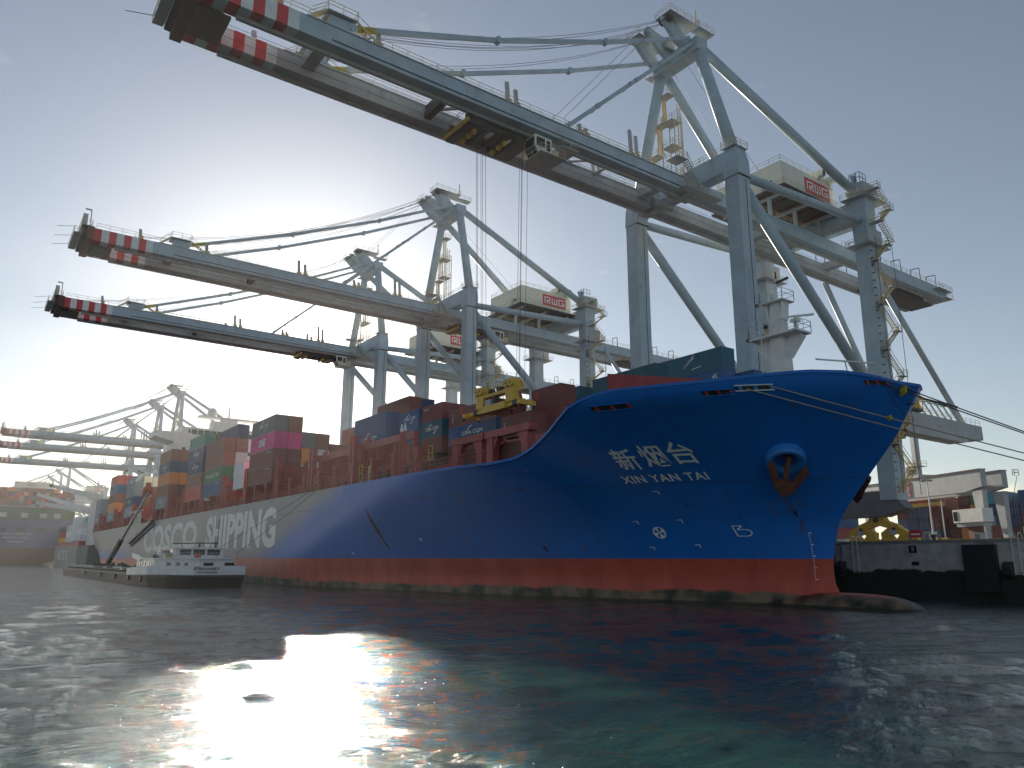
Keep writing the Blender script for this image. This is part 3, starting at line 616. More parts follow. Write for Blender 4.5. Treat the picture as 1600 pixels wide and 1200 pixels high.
# ------------------------------------------------------------ shipping containers
CC = dict(maroon=(.16, .04, .035), brown=(.20, .075, .05), navy=(.018, .045, .115), teal=(.02, .09, .13), blue=(.025, .085, .20), grey=(.20, .24, .27), green=(.03, .13, .06), seagreen=(.05, .20, .17), pink=(.62, .05, .20), orange=(.62, .20, .04), red=(.42, .06, .04), cream=(.50, .47, .38), white=(.60, .62, .62), darkgrey=(.10, .11, .12), dark_red=(.11, .025, .02), cyan=(.04, .28, .36), yellow=(.55, .33, .03))
CM = {}
def cont_meshes(L, H):
    if (L, H) in CM: return CM[(L, H)]
    Wd = 2.44; b = MB(); e = .12; m = 'container_paint'
    for y in (0, Wd-e):
        for z in (0, H-e): b.box((e, y, z), (L-e, y+e, z+e), m)
    for x in (0, L-e):
        for y in (0, Wd-e): b.box((x, y, 0), (x+e, y+e, H), m)
        for z in (0, H-e): b.box((x, e, z), (x+e, Wd-e, z+e), m)
    for y, s_ in ((.02, 1), (Wd-.02, -1)):
        pts = []; x = e; n = int((L-2*e)/.28); p = (L-2*e)/n
        for i in range(n): pts += [(x, 0), (x+p*.26, .0), (x+p*.5, .045), (x+p*.76, .045)]; x += p
        pts.append((L-e, 0))
        vs = [(a, y+s_*d, z) for a, d in pts for z in (e, H-e)]
        b.add(vs, [(2*i, 2*i+2, 2*i+3, 2*i+1) for i in range(len(pts)-1)], m)
    b.box((.02, .02, H-.09), (L-.02, Wd-.02, H-.03), m); b.box((.05, .08, .02), (L-.05, Wd-.08, .1), m)
    n = 9; p = (Wd-2*e)/n; pts = []
    for i in range(n): y = e+i*p; pts += [(y, 0), (y+p*.26, 0), (y+p*.5, .04), (y+p*.76, .04)]
    pts.append((Wd-e, 0)); vs = [(.03+d, y, z) for y, d in pts for z in (e, H-e)]
    b.add(vs, [(2*i, 2*i+2, 2*i+3, 2*i+1) for i in range(len(pts)-1)], m)
    body = b.build('body'); bm_ = body.data
    f = MB(); vs = [(L-.03-d, y, z) for y, d in pts for z in (e, H-e)]; f.add(vs, [(2*i, 2*i+2, 2*i+3, 2*i+1) for i in range(len(pts)-1)], 'container_door'); front = f.build('end_panel')
    d = MB(); d.box((L-.07, e, e), (L-.04, Wd/2-.01, H-e), 'container_door'); d.box((L-.07, Wd/2+.01, e), (L-.04, Wd-e, H-e), 'container_door')
    for y in (.42, .92, 1.52, 2.02): d.tube((L-.01, y, e), (L-.01, y, H-e), .025, 'galvanised', 6); d.beam((L, y-.02, 1.1), (L, y+.34, 1.1), .03, .05, 'galvanised')
    door = d.build('doors')
    CM[(L, H)] = (body.data, front.data, door.data)
    for o in (body, front, door): bpy.data.objects.remove(o)
    return CM[(L, H)]
LG = {}
def logo_mesh(kind, L, H):
    k = (kind, L, H)
    if k in LG: return LG[k]
    tmp = empty('tmp', (0, 0, 0)); me = None; y = -.015; obs = []
    def T(txt, u0, w, v0, h, sp=1, bold=.02): obs.append(text_obj('logo', txt, lambda u, v: (u0+u*w, y, v0+v*h), 'marking_white', None, (0, 0, 0), sp, bold))
    def arc(cx, cz, r, a0, a1, w):
        b = MB()
        for i in range(10):
            a, c = a0+(a1-a0)*i/10, a0+(a1-a0)*(i+1)/10; b.beam((cx+r*math.cos(a), y, cz+r*.7*math.sin(a)), (cx+r*math.cos(c), y, cz+r*.7*math.sin(c)), .02, w*math.sin(3.14*(i+.6)/11)+.03, 'marking_white', (0, 0, 1))
        obs.append(b.build('logo'))
    if kind == 'CMA CGM':
        w = min(5.2, L*.62); c = L*.52; T('CMA CGM', c-w/2, w, H*.42, H*.22); arc(c, H*.5, w*.27, 2.9, 1.6, .16); arc(c+w*.05, H*.5, w*.27, -.2, -1.5, .16)
    elif kind == 'ONE': T('ONE', L*.36, L*.28, H*.25, H*.5, 1, .04)
    elif kind == 'VASCO': T('V A S C O', L*.12, L*.72, H*.3, H*.3)
    elif kind == 'small': T('Florens', L*.08, L*.24, H*.72, H*.14)
    elif kind == 'tex':
        for i, ch in enumerate('xeT'): obs.append(text_obj('logo', ch, lambda u, v, i=i: (L*.08+u*.32, y, H*.25+i*.42+v*.34), 'marking_white'))
    elif kind == 'wing':
        b = MB()
        for a, c in (((.50, .35), (.66, .95)), ((.50, .35), (.60, .62)), ((.60, .62), (.66, .95)), ((.53, .45), (.655, .78)), ((.62, .25), (.74, .32))): b.beam((a[0]*L, y, a[1]*H), (c[0]*L, y, c[1]*H), .02, .1, 'marking_white')
        obs.append(b.build('logo'))
    elif kind == '45': T('45', L-1.9, .9, H*.55, .75)
    elif kind == 'nums': T('TCNU 2260', L*.72, L*.18, H*.78, H*.08)
    bm = bmesh.new()
    for o in obs: bm.from_mesh(o.data); bpy.data.objects.remove(o)
    me = bpy.data.meshes.new('logo'); bm.to_mesh(me); bm.free(); me.materials.append(MATS['marking_white']); bpy.data.objects.remove(tmp); LG[k] = me; return me
def link(name, me, parent=None, color=None, loc=(0, 0, 0)):
    o = bpy.data.objects.new(name, me); COL.objects.link(o); o.location = loc
    if parent: o.parent = parent
    if color: o.color = (*color, 1)
    return o
ORD = ['bottom', 'second', 'third', 'fourth', 'fifth', 'sixth', 'seventh']
SEEN = set()
def container(x, y, z, L, H, cname, label, group, logo=None, door=False, rot=0, tint=None, parts=True):
    r = empty('shipping_container', (x, y, z), label, 'shipping container', group); r.rotation_euler.z = rot
    if label in SEEN: print('DUP LABEL', label)
    SEEN.add(label)
    c = CC[cname]; k = random.uniform(.85, 1.15); c = tuple(v*k for v in c)
    bd, fr, dr = cont_meshes(L, H); link('body', bd, r, c)
    if door: link('doors', dr, r, c)
    else: link('end_panel', fr, r, c)
    if logo: link('logo', logo_mesh(logo, L, H), r)
    return r
def stack(bay, row, x0, x1, y, z0, H, layers, group='containers stowed on the blue ship', L=None):
    Ls = L or round(x1-x0, 1)
    for i, sp in enumerate(layers):
        if sp is None: continue
        cn, lg = (sp+' ').split(' ', 1); dr = 'D' in lg.split(); lgo = lg.replace('D', '', 1).strip() if dr else lg.strip()
        mark = dict([('CMA CGM', ' lettered CMA CGM'), ('ONE', ' lettered ONE'), ('VASCO', ' with spaced letters'), ('small', ' lettered white'), ('tex', ' with upright lettering'), ('wing', ' with wing outline'), ('45', ' marked 45'), ('nums', '')]).get(lgo, '')
        container(x0, y, z0+i*(H+.03), Ls, H, cn, f"{cn.replace('_', ' ').replace('dark red','dark red')} container{mark}, {ORD[i]} layer, {row}, {bay}", group, lgo or None, dr)
for k_ in CC: CC[k_] = tuple(min(.85, v*1.5) for v in CC[k_])
# outermost starboard stacks of each bay, numbered by what they stand beside
OUT = 'outboard stack'; IN = 'next stack inboard'
def Z(n): return 17.2
stack('pink pair bay', OUT, -105.6, -92.3, -43.3, 17.3, 2.98, ['maroon nums', 'maroon nums', 'pink ONE', 'darkgrey CMA CGM'])
stack('pink pair bay', IN, -105.6, -92.3, -40.7, 17.3, 2.98, [None, 'maroon D', 'pink', 'brown'])
stack('pink pair bay', 'third stack inboard', -105.6, -92.3, -38.1, 17.6, 2.98, ['white D', 'orange', 'darkgrey'])
stack('pink pair bay', 'fourth stack inboard', -105.6, -92.3, -35.4, 17.6, 2.98, ['cream', 'white D', 'brown'])
stack('pink pair bay', 'fifth stack inboard', -105.6, -92.3, -32.8, 18.9, 2.98, ['maroon', 'brown'])
stack('pink pair bay', 'sixth stack inboard', -105.6, -92.3, -30.2, 18.4, 2.98, ['orange', 'brown'])
stack('pink pair bay', 'midship stack', -102, -90, -26.5, 17.6, 2.9, ['brown', 'brown', 'maroon D', 'brown'])
stack('short bay behind pink pair', OUT, -115.5, -109.5, -43.2, 17.4, 2.55, ['white small', 'white wing'], L=6.06)
stack('green container bay', OUT, -138.2, -124.3, -43.3, 17.3, 2.98, ['blue nums', 'green VASCO', 'brown', 'brown'])
stack('green container bay', IN, -138.2, -124.3, -40.7, 17.3, 2.98, [None, 'white D', 'white D', 'brown D', 'navy'])
stack('bay behind green container', OUT, -154.8, -140.8, -43.3, 17.3, 3.0, ['red nums', 'brown', 'navy CMA CGM', 'navy CMA CGM', 'seagreen'])
stack('bay behind green container', IN, -154.8, -140.8, -40.7, 17.3, 3.0, [None, 'navy', 'maroon', 'navy', 'brown'])
stack('bay before white bridge', OUT, -188, -174.5, -43.3, 17.2, 3.05, ['grey CMA CGM', 'brown', 'orange nums', 'navy CMA CGM', 'brown'])
stack('bay before white bridge', IN, -188, -174.5, -40.7, 17.2, 3.05, ['dark_red', 'dark_red', 'orange', 'navy', 'brown'])
stack('bay before white bridge', 'third stack inboard', -188, -174.5, -38.1, 17.2, 3.05, ['dark_red', 'maroon', 'maroon', 'maroon', 'brown'])
stack('bay aft of bridge', OUT, -236, -222.5, -43.3, 16.9, 3.15, ['grey CMA CGM', 'navy CMA CGM', 'grey nums', 'grey CMA CGM'])
stack('bay aft of bridge', IN, -236, -222.5, -40.7, 16.9, 3.15, ['cyan', 'brown', 'cream', 'cream'])
stack('bay aft of bridge', 'third stack inboard', -236, -222.5, -38.1, 16.9, 3.15, ['blue', 'maroon', 'maroon', 'cream'])
stack('bay behind slanted black boom', OUT, -270.5, -256.5, -43.3, 16.9, 3.15, ['grey CMA CGM', 'orange', 'brown', 'blue', 'red'])
stack('bay behind slanted black boom', IN, -270.5, -256.5, -40.7, 16.9, 3.15, ['dark_red', 'orange', 'brown', 'teal', 'red'])
stack('aftmost bay of blue ship', OUT, -303, -290, -43.0, 14.0, 3.1, ['maroon', 'grey CMA CGM', 'grey CMA CGM', 'grey CMA CGM'])
stack('aftmost bay of blue ship', IN, -303, -290, -40.4, 14.0, 3.1, ['maroon', 'dark_red', 'navy', 'navy'])
FW = 'forward stack under the middle crane'
stack('long bay under second crane', 'starboard stack', -83.6, -71.4, -32.0, 20.05, 2.6, ['maroon', 'blue CMA CGM', 'blue'])
stack('long bay under second crane', 'raised third stack', -84.9, -72.7, -27.1, 26.1, 2.6, ['brown small', 'brown'])
stack('long bay under second crane', 'raised fourth stack', -84.9, -72.7, -24.6, 26.0, 2.6, ['navy', 'navy'])
stack('short bay right of second crane', 'starboard stack', -67.5, -61.4, -31.4, 19.2, 2.5, ['blue nums', 'blue', 'blue CMA CGM'], L=6.06)
stack('short bay right of second crane', 'inboard stack', -67.5, -61.4, -28.9, 19.2, 2.5, ['maroon', 'navy', 'navy'], L=6.06)
stack('short bay left of yellow spreader', 'starboard stack', -61.0, -54.9, -31.0, 19.35, 2.48, ['maroon', 'teal CMA CGM', 'maroon small'], L=6.06)
stack('short bay left of yellow spreader', 'inboard stack', -61.0, -54.9, -28.5, 19.35, 2.48, ['maroon', 'navy', 'maroon'], L=6.06)
stack('bay under yellow spreader', 'starboard stack', -53.0, -41.0, -31.0, 17.3, 2.56, ['maroon nums', 'blue CMA CGM', 'maroon tex'])
stack('bay under yellow spreader', 'inboard stack', -53.0, -41.0, -28.4, 17.3, 2.56, ['maroon', 'navy', 'maroon'])
stack('short bay behind bow sheer', 'starboard stack', -36.6, -30.2, -33.2, 18.7, 2.75, ['maroon tex'], L=6.06)
stack('short bay behind bow sheer', 'inboard stack', -38.5, -32.4, -27.0, 20.6, 2.7, ['maroon', 'maroon'], L=6.06)
stack('teal bay at forecastle', 'starboard stack', -41.4, -35.2, -21.3, 24.3, 2.65, ['teal CMA CGM'], L=6.06)
stack('teal bay at forecastle', 'inboard stack', -38, -26, -16.5, 23.6, 2.65, ['navy CMA CGM', 'teal'])
stack('bay beside white fore mast', 'starboard stack', -34.8, -21.1, -9.0, 22.6, 2.9, ['navy nums', 'blue 45', 'teal wing'], L=13.7)
stack('bay beside white fore mast', 'second stack', -32.0, -18.3, -6.45, 22.2, 2.9, ['navy', 'blue 45'], L=13.7)
stack('bay beside white fore mast', 'low port stack', -29.6, -15.9, -3.9, 24.2, 2.9, ['blue 45'], L=13.7)
class _T(MB):
    def box(s, a, b, m): k = MB(); k.box(a, b, m); k.build('cell_guide', ship, (0, YC, 0))
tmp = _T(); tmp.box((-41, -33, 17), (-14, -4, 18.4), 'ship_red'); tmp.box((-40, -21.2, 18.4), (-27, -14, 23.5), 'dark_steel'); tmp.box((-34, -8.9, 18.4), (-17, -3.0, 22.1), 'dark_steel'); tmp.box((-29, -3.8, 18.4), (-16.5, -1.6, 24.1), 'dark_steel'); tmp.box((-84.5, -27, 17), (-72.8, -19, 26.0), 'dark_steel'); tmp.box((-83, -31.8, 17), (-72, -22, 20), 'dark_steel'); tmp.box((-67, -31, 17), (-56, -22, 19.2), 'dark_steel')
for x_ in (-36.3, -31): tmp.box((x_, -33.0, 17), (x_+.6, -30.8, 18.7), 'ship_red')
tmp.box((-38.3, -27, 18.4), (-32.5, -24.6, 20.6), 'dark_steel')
# ------------------------------------------------------------ ship to shore cranes
def logo_rwg(parent, P, ux, uz, w, h, off, prefix='logo_panel'):
    """red board with the blocky white letters R W G; P lower left corner, ux along the board"""
    P = Vector(P); ux = Vector(ux).normalized(); uz = Vector(uz).normalized(); n = ux.cross(uz).normalized()
    def q(a, c, d=0): return P+ux*a*w+uz*c*h+n*d
    b = MB(); b.loft([[q(0, 0, .02), q(1, 0, .02), q(1, 1, .02), q(0, 1, .02)], [q(0, 0, .08), q(1, 0, .08), q(1, 1, .08), q(0, 1, .08)]], 'logo_red')
    pan = b.build(prefix, parent, off); b = MB()
    def st(x0, y0, x1, y1, t=.055):
        b.loft([[q(x0, y0, .085), q(x1, y0, .085), q(x1, y1, .085), q(x0, y1, .085)], [q(x0, y0, .11), q(x1, y0, .11), q(x1, y1, .11), q(x0, y1, .11)]], 'marking_white')
    y0, y1 = .2, .82
    st(.06, y0, .105, y1); st(.06, .70, .33, y1); st(.285, .5, .33, .70); st(.16, .45, .33, .56); st(.16, .2, .205, .45); st(.205, .33, .26, .45); st(.25, .2, .33, .36)
    st(.38, y0+.08, .425, y1); st(.38, y0, .63, .32); st(.485, .32, .525, y1); st(.585, .32, .63, y1)
    st(.68, y0, .725, y1); st(.68, .70, .94, y1); st(.68, y0, .94, .32); st(.895, .2, .94, .54); st(.80, .44, .94, .54)
    b.build('logo_letters', pan, off); return pan
def build_crane():
    """x is measured from the crane's centre line; y and z are those of the quay"""
    O = (0, 3.5, 6.2); root = empty('gantry_crane', O)
    B_ = lambda b, n, p=root, s=False: b.build(n, p, O, s)
    P = 'crane_paint'; X = 10.8
    for s_ in (1, -1):
        # waterside leg with the wider head
        b = MB(); R4 = lambda cx, cy, w, d, z: [(cx+a*w/2, cy+c*d/2, z) for a, c in ((-1, -1), (1, -1), (1, 1), (-1, 1))]
        b.loft([R4(s_*X, 3.5, 2.5, 2.7, z) for z in (12.6, 61.5)], P); b.loft([R4(s_*(X+.05), 3.5, 2.75, 2.9, 61.5), R4(s_*(X-.1), 3.6, 2.75, 2.9, 64.3), R4(s_*(X-.25), 3.7, 2.1, 2.3, 66.6)], P); [b.box((s_*X-1.3, 2.1, z), (s_*X+1.3, 4.9, z+.1), P) for z in (24.5, 37, 49.5)]; b.box((s_*X-1.3, 2.1, 61.4), (s_*X+1.45, 5.0, 61.6), 'dark_steel'); b.tube((s_*X+1.26, 3.9, 20), (s_*X+1.26, 3.9, 61), .06, 'dark_steel', 5); lg = B_(b, 'waterside_leg')
        d_ = MB(); d_.deck((s_*X-1.5, 2.0, 66.5), (s_*X+1.1, 5.2, 66.5)); B_(d_, 'platform', lg)
        b = MB(); b.loft([R4(s_*(X), 40, 2.9, 3.6, z) for z in (14, 30)] , P); b.loft([R4(s_*X, 40, 2.7, 3.4, 30), R4(s_*X, 40, 2.6, 3.0, 60), R4(s_*X, 40, 3.2, 3.4, 69.5)], P); ll = B_(b, 'landside_leg')
        d_ = MB(); d_.deck((s_*X-2.2, 37, 59.3), (s_*X+2.3, 44.2, 59.3)); d_.box((s_*X-1.4, 41.8, 59.5), (s_*X+1.2, 43.6, 63), 'crane_grey'); B_(d_, 'platform', ll); d_ = MB(); d_.deck((s_*X-2.4, 37, 68.5), (s_*X+2.4, 44.5, 68.5)); d_.box((s_*X-1.7, 38, 69.5), (s_*X+1.7, 42.5, 71.5), 'crane_grey'); d_.beam((s_*X, 39, 71.5), (s_*X, 39, 74), .12, .12, 'dark_steel'); d_.rail([(s_*X-1, 38.4, 71.5), (s_*X+1, 38.4, 71.5), (s_*X+1, 40.5, 71.5)], 'dark_steel', 2.2, 1, .05); B_(d_, 'platform', ll)
        # tubes
        b = MB(); b.tube((s_*X, 4.6, 62.4), (s_*X, 38.6, 64.4), .72, P, 16); B_(b, 'horizontal_brace', s=True)
        b = MB(); b.tube((s_*X, 4.2, 61.2), (s_*X, 38.9, 30.2), .86, P, 18); B_(b, 'diagonal_brace', s=True)
        b = MB(); b.tube((s_*(X-.2), 3.7, 65.5), (s_*4.1, 4.3, 89.3), 1.0, P, 16, .95); B_(b, 'pylon_leg', s=True)
        b = MB(); b.tube((s_*4.2, 5.2, 89.3), (s_*(X-.2), 39.8, 69.5), .82, P, 16); b.beam((s_*(X-.2), 39, 70), (s_*(X-.2), 38, 73.2), .3, 1.6, P); B_(b, 'backstay', s=True)
        # forestays: hinged links
        b = MB(); A = Vector((s_*4.1, 2.5, 90.2)); E_ = Vector((s_*4.5, -57.5, 63.6)); mids = [A.lerp(E_, t)+Vector((0, 0, -1.3*math.sin(3.1416*t))) for t in (0, .33, .66, 1)]
        for p, q in zip(mids, mids[1:]):
            b.beam(p, q, .34, .62, P); b.tube(q-Vector((.4, 0, 0)), q+Vector((.4, 0, 0)), .5, P, 12)
        b.beam(mids[-1].lerp(mids[-2], .14), mids[-1], .36, .66, 'hazard'); B_(b, 'outer_forestay')
        b = MB(); A = Vector((s_*4.1, 3.0, 89.5)); E_ = Vector((s_*4.5, -25.0, 63.4))
        pts = [A.lerp(E_, t) for t in (0, .3, .5, .55, .8, 1)]
        for p, q in zip(pts, pts[1:]): b.beam(p, q, .28, .5, P); b.tube(q-Vector((.32, 0, 0)), q+Vector((.32, 0, 0)), .36, P, 10)
        B_(b, 'inner_forestay')
        # boom girder, painted in bands at the tip
        x0, x1 = (2.6, 4.7) if s_ > 0 else (-4.7, -2.6); z0, z1 = 60.45, 62.8
        b = MB(); ys = [-73.8+i*1.25 for i in range(9)]
        for i in range(8): b.box((x0, ys[i], z0), (x1, ys[i+1], z1), 'crane_red' if i % 2 == 0 else 'crane_white')
        b.box((x0, ys[8], z0), (x1, -.6, z1), P if s_ > 0 else 'crane_grey')
        b.box((x0+.2, -70, z0-.45), (x0+.7, -.6, z0), 'crane_grey'); b.box((x0-.15, -63, z1-.1), (x1+.15, -.6, z1+.06), 'crane_grey')
        for y in (-52, -42, -27, -20): b.box((x0-.02, y, z0-.02), (x1+.02, y+.12, z1+.02), 'crane_grey')
        xo = x1 if s_ > 0 else x0
        b.beam((xo+s_*.08, -60, z0+.5), (xo+s_*.08, -2, z0+.5), .08, .1, 'dark_steel')
        for y in (-35, -12.5): b.box((x0-.06, y, z0-.05), (x1+.06, y+.35, z1+.05), P)
        bg_ = B_(b, 'boom_girder')
        r = MB(); xr = x1-.15 if s_ > 0 else x0+.15
        r.rail([(xr, -73.5, z1), (xr, -60.5, z1)]); r.rail([(xr, -54.5, z1), (xr, -1, z1)]); xi = x0+.1 if s_ > 0 else x1-.1; r.rail([(xi, -54.5, z1), (xi, -1, z1)], step=3); B_(r, 'hand_rail', bg_)
        r = MB(); r.box((x0, -60.3, z1), (x1, -57.8, z1+1.4), P); r.deck((x0-.4, -60.8, z1+1.5), (x1+.5, -57.2, z1+1.5)); r.stair((xr, -57.2, z1+1.6), (xr, -54.6, z1+.1), .8, side=(1, 0, 0)); r.stair((xr, -60.8, z1+1.6), (xr, -62.6, z1+.1), .8); B_(r, 'stay_bracket', bg_)
        r = MB()
        for y, hgt in ((-66, 2.0), (-54, 2.3), (-35.2, 3.2), (-33.8, 2.6), (-22.5, 1.7), (-21.4, 1.4), (-12.5, 4.4), (-11.3, 3.8)):
            r = MB(); r.beam((xr-.4*s_, y, z1), (xr-.4*s_, y-.25, z1+hgt), .35, .5, 'crane_grey'); r.beam((xr-.4*s_, y, z1), (xr-.4*s_, y, z1+.7), .6, .8, 'rail_tan'); B_(r, 'rope_guide', bg_)
        # backreach girder
        b = MB(); b.box((x0, -.3, z0), (x1, 84, z1), 'crane_grey' if s_ < 0 else P); b.box((x0+.2, 0, z0-.45), (x0+.7, 83.5, z0), 'crane_grey'); bk = B_(b, 'trolley_girder')
        r = MB(); r.rail([(xr, 6.5, z1), (xr, 37, z1)]); r.rail([(xr, 43, z1), (xr, 83.5, z1)])
        for y in (49, 57, 65, 73, 80):
            r.path([(xr, y, z1), (xr, y, z1+2.6), (xi, y, z1+2.8), (xi, y, z1)], .09, 'dark_steel', 6)
        B_(r, 'hand_rail', bk)
        # hanger from the backreach to the lower girder
        b = MB(); b.tube((s_*5.0, 52.0, 60.4), (s_*7.2, 77.6, 31.4), .58, P, 14); B_(b, 'backreach_hanger', s=True)
        # lower girder of the shore side trolley
        x0, x1 = (7.4, 10.4) if s_ > 0 else (-10.4, -7.4)
        b = MB(); b.prism([(3.5, 26.6), (70, 26.6), (73, 27.6), (78.2, 27.8), (78.2, 30.6), (3.5, 30.6)], 0, x0, x1, 'crane_grey'); pg = B_(b, 'portal_girder')
        r = MB(); xr = x1-.2 if s_ > 0 else x0+.2; r.rail([(xr, 44, 30.6), (xr, 78, 30.6)])
        for i in range(9):
            y = 50.5+i*2.6; r.beam((xr, y, 30.6), (xr-1.5*s_, y-.4, 34.2), .22, .3, 'crane_grey'); r.beam((xr-1.5*s_, y-.4, 34.2), (xr-4*s_, y-.4, 34.6), .2, .2, 'dark_steel')
        r.beam((xr-1.5*s_, 49.5, 34.2), (xr-1.5*s_, 72.5, 34.2), .35, .35, 'dark_steel'); B_(r, 'cable_rack', pg)
    # beams joining the legs
    b = MB(); b.box((-X+1.2, 2.3, 62.9), (X-1.2, 4.7, 66.2), P); cb = B_(b, 'waterside_cross_beam')
    r = MB(); r.rail([(-X+1, 2.4, 66.2), (X-1, 2.4, 66.2)]); r.rail([(-X+1, 4.6, 66.2), (X-1, 4.6, 66.2)])
    for x, z in ((-2.5, 78), (-2.5, 73.2)): r.deck((x-1.2, 3.2, z), (x+1.2, 5.6, z))
    for x in (-1.0, -3.8):
        for y in (3.4, 5.4): r.beam((x, y, 66.2), (x, y, 78 if x > -3 else 78), .14, .14, 'rail_tan')
    for i in range(9): r.beam((-1.0, 3.4, 66.5+i*1.6), (-1.0, 5.4, 67.6+i*1.6), .07, .07, 'rail_tan')
    for i in range(36): r.beam((-.6, 3.9, 66.5+i*.38), (-.6, 4.6, 66.5+i*.38), .05, .05, 'rail_tan')
    for y in (3.9, 4.6): r.beam((-.6, y, 66.2), (-.6, y, 80.6), .1, .1, 'rail_tan')
    B_(r, 'lattice_mast', cb)
    b = MB(); b.box((-X+1.3, 38.6, 64.2), (X-1.3, 41.4, 68.4), P); B_(b, 'landside_cross_beam')
    mat('sill_shaded_grey', (.17, .18, .19), .55, grime=.6)  # darker than the other crane greys: shade and dirt painted into the colour
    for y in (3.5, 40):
        b = MB(); b.prism([(-13.3, 12.6), (-9.2, 11.35), (9.2, 11.35), (13.3, 12.6), (10.8, 15.5), (-10.8, 15.5)], 1, y-1.5, y+1.5, 'sill_shaded_grey'); b.box((-10.5, y-1.2, 15.5), (10.5, y+1.2, 15.7), 'crane_grey'); sl_ = B_(b, 'sill_beam')
        for s_ in (-1, 1):
            g = MB(); c = s_*7.7
            g.prism([(c-1.1, 11.4), (c+1.1, 11.4), (c+1.5, 10.7), (c+3.6, 9.9), (c+3.6, 9.2), (c+1.6, 9.5), (c, 10.0), (c-1.6, 9.5), (c-3.6, 9.2), (c-3.6, 9.9), (c-1.5, 10.7)], 1, y-.8, y+.8, 'safety_yellow')
            for e in (-2.85, 2.85):
                g.prism([(c+e-.8, 9.7), (c+e+.8, 9.7), (c+e+2.3, 8.7), (c+e+2.3, 8.0), (c+e+1.0, 8.2), (c+e, 8.6), (c+e-1.0, 8.2), (c+e-2.3, 8.0), (c+e-2.3, 8.7)], 1, y-.7, y+.7, 'safety_yellow')
                g.tube((c+e, y-.9, 9.3), (c+e, y+.9, 9.3), .3, 'dark_steel', 10); g.box((c+e-.5, y-1.25, 8.3), (c+e+.4, y-.8, 9.1), 'crane_grey')
            g.tube((c, y-1.0, 10.8), (c, y+1.0, 10.8), .38, 'dark_steel', 12)
            for q in (-4.2, -1.5, 1.5, 4.2):
                g.prism([(c+q-1.2, 7.5), (c+q-.5, 8.4), (c+q+.5, 8.4), (c+q+1.2, 7.5), (c+q+1.1, 6.9), (c+q-1.1, 6.9)], 1, y-.65, y+.65, 'safety_yellow')
                for w in (-.55, .55): g.tube((c+q+w, y-.3, 6.68), (c+q+w, y+.3, 6.68), .42, 'dark_steel', 12)
            g.box((c+s_*5.8, y-.5, 7.2), (c+s_*6.6, y+.5, 8.0), 'dark_steel'); B_(g, 'bogie_set', sl_)
    for y in (3.5, 40):
        b = MB(); b.box((-X+1.3, y-1.1, 27.0), (X-1.3, y+1.1, 30.2), P); B_(b, 'portal_cross_beam')
    # apex
    b = MB(); b.box((-5.2, 3.0, 88.0), (5.2, 5.6, 90.4), P)
    for x in (-4.1, -.9, 2.6):
        b.prism([(3.6, 88.2), (3.6, 90.6), (1.0, 92.8), (-2.6, 93.2), (-2.6, 92.4), (.4, 89.6)], 0, x-.35, x+.35, P)
    ap = B_(b, 'apex_beam')
    for a_, c_ in (((-5.6, -2.6, 93.1), (-2.6, 4.2, 93.1)), ((1.2, -2.6, 93.1), (4.6, 4.4, 93.1)), ((4.4, 2.6, 91.2), (6.2, 6.4, 91.2)), ((-6.4, 2.6, 88.2), (-5.2, 6.6, 88.2))):
        r = MB(); r.deck(a_, c_); B_(r, 'apex_platform', ap)
    r = MB()
    for x in (-4.6, -1.5, 1.8, 3.4): r = MB(); r.tube((x-.2, -1.6, 92.9), (x+.2, -1.6, 92.9), .75, 'dark_steel', 14); B_(r, 'sheave', ap)
    for x in (-1.9, -.4): r = MB(); r.box((x, 1.0, 90.4), (x+.6, 3.2, 92.2), 'crane_grey'); B_(r, 'sheave_housing', ap)
    r = MB(); r.tube((4.4, 4, 93.1), (4.4, 4, 96), .12, 'rail_tan'); B_(r, 'aerial', ap)
    # stairs up the far pylon leg
    r = MB(); lv = [66.5, 69.5, 74.0, 79.6, 84.8]
    for i, z in enumerate(lv):
        t = (z-65.5)/23.8; x = -(X-.2)*(1-t)-4.1*t; r.deck((x-.2, 4.8, z), (x+2.0, 6.6, z)); r.beam((x-.2, 4.6, z-1), (x+1.8, 6.0, z), .12, .12, 'rail_tan')
        if i % 2: r.deck((x-1.6, 4.8, z), (x-.5, 6.6, z))
        if i+1 < len(lv):
            t2 = (lv[i+1]-65.5)/23.8; x2 = -(X-.2)*(1-t2)-4.1*t2; r.stair((x+1.8, 5.7, z+.1), (x2+.2, 5.7, lv[i+1]), .8, side=(0, 1, 0))
    B_(r, 'pylon_stairs')
    # zig zag stairs beside the landside leg
    r = MB(); z = 15.0; k = 0; x0 = X+1.5
    while z < 57:
        ya, yb = (38.6, 43.4) if k % 2 == 0 else (43.4, 38.6); cm = 'safety_yellow' if z < 28 else 'rail_tan'; r.stair((x0+.5, ya, z+.1), (x0+.5, yb, z+4.0), .8, cm); r.deck((x0, yb-.7, z+4.0), (x0+1.2, yb+.7, z+4.0), rm=cm, sides='NSE'); r.beam((x0-.3, yb, z+3.4), (x0+1.0, yb, z+4), .12, .12, 'dark_steel')
        for yy in (38.2, 43.9): r.beam((x0+1.15, yy, z), (x0+1.15, yy, z+4.2), .07, .07, 'dark_steel')
        z += 4.1; k += 1
    while z < 68:
        ya, yb = (39.6, 43.4) if k % 2 == 0 else (43.4, 39.6); r.stair((x0+1.6, ya, z+.1), (x0+1.6, yb, z+3.2), .8); z += 3.2; k += 1; r.deck((x0, yb-.6, z), (x0+2.2, yb+.6, z), sides='NSE')
    for zz in np.arange(16, 58, 1.4): r.beam((X+1.3, 38.6, zz), (X+1.75, 38.6, zz), .3, .12, 'dark_steel')
    B_(r, 'leg_stairs')
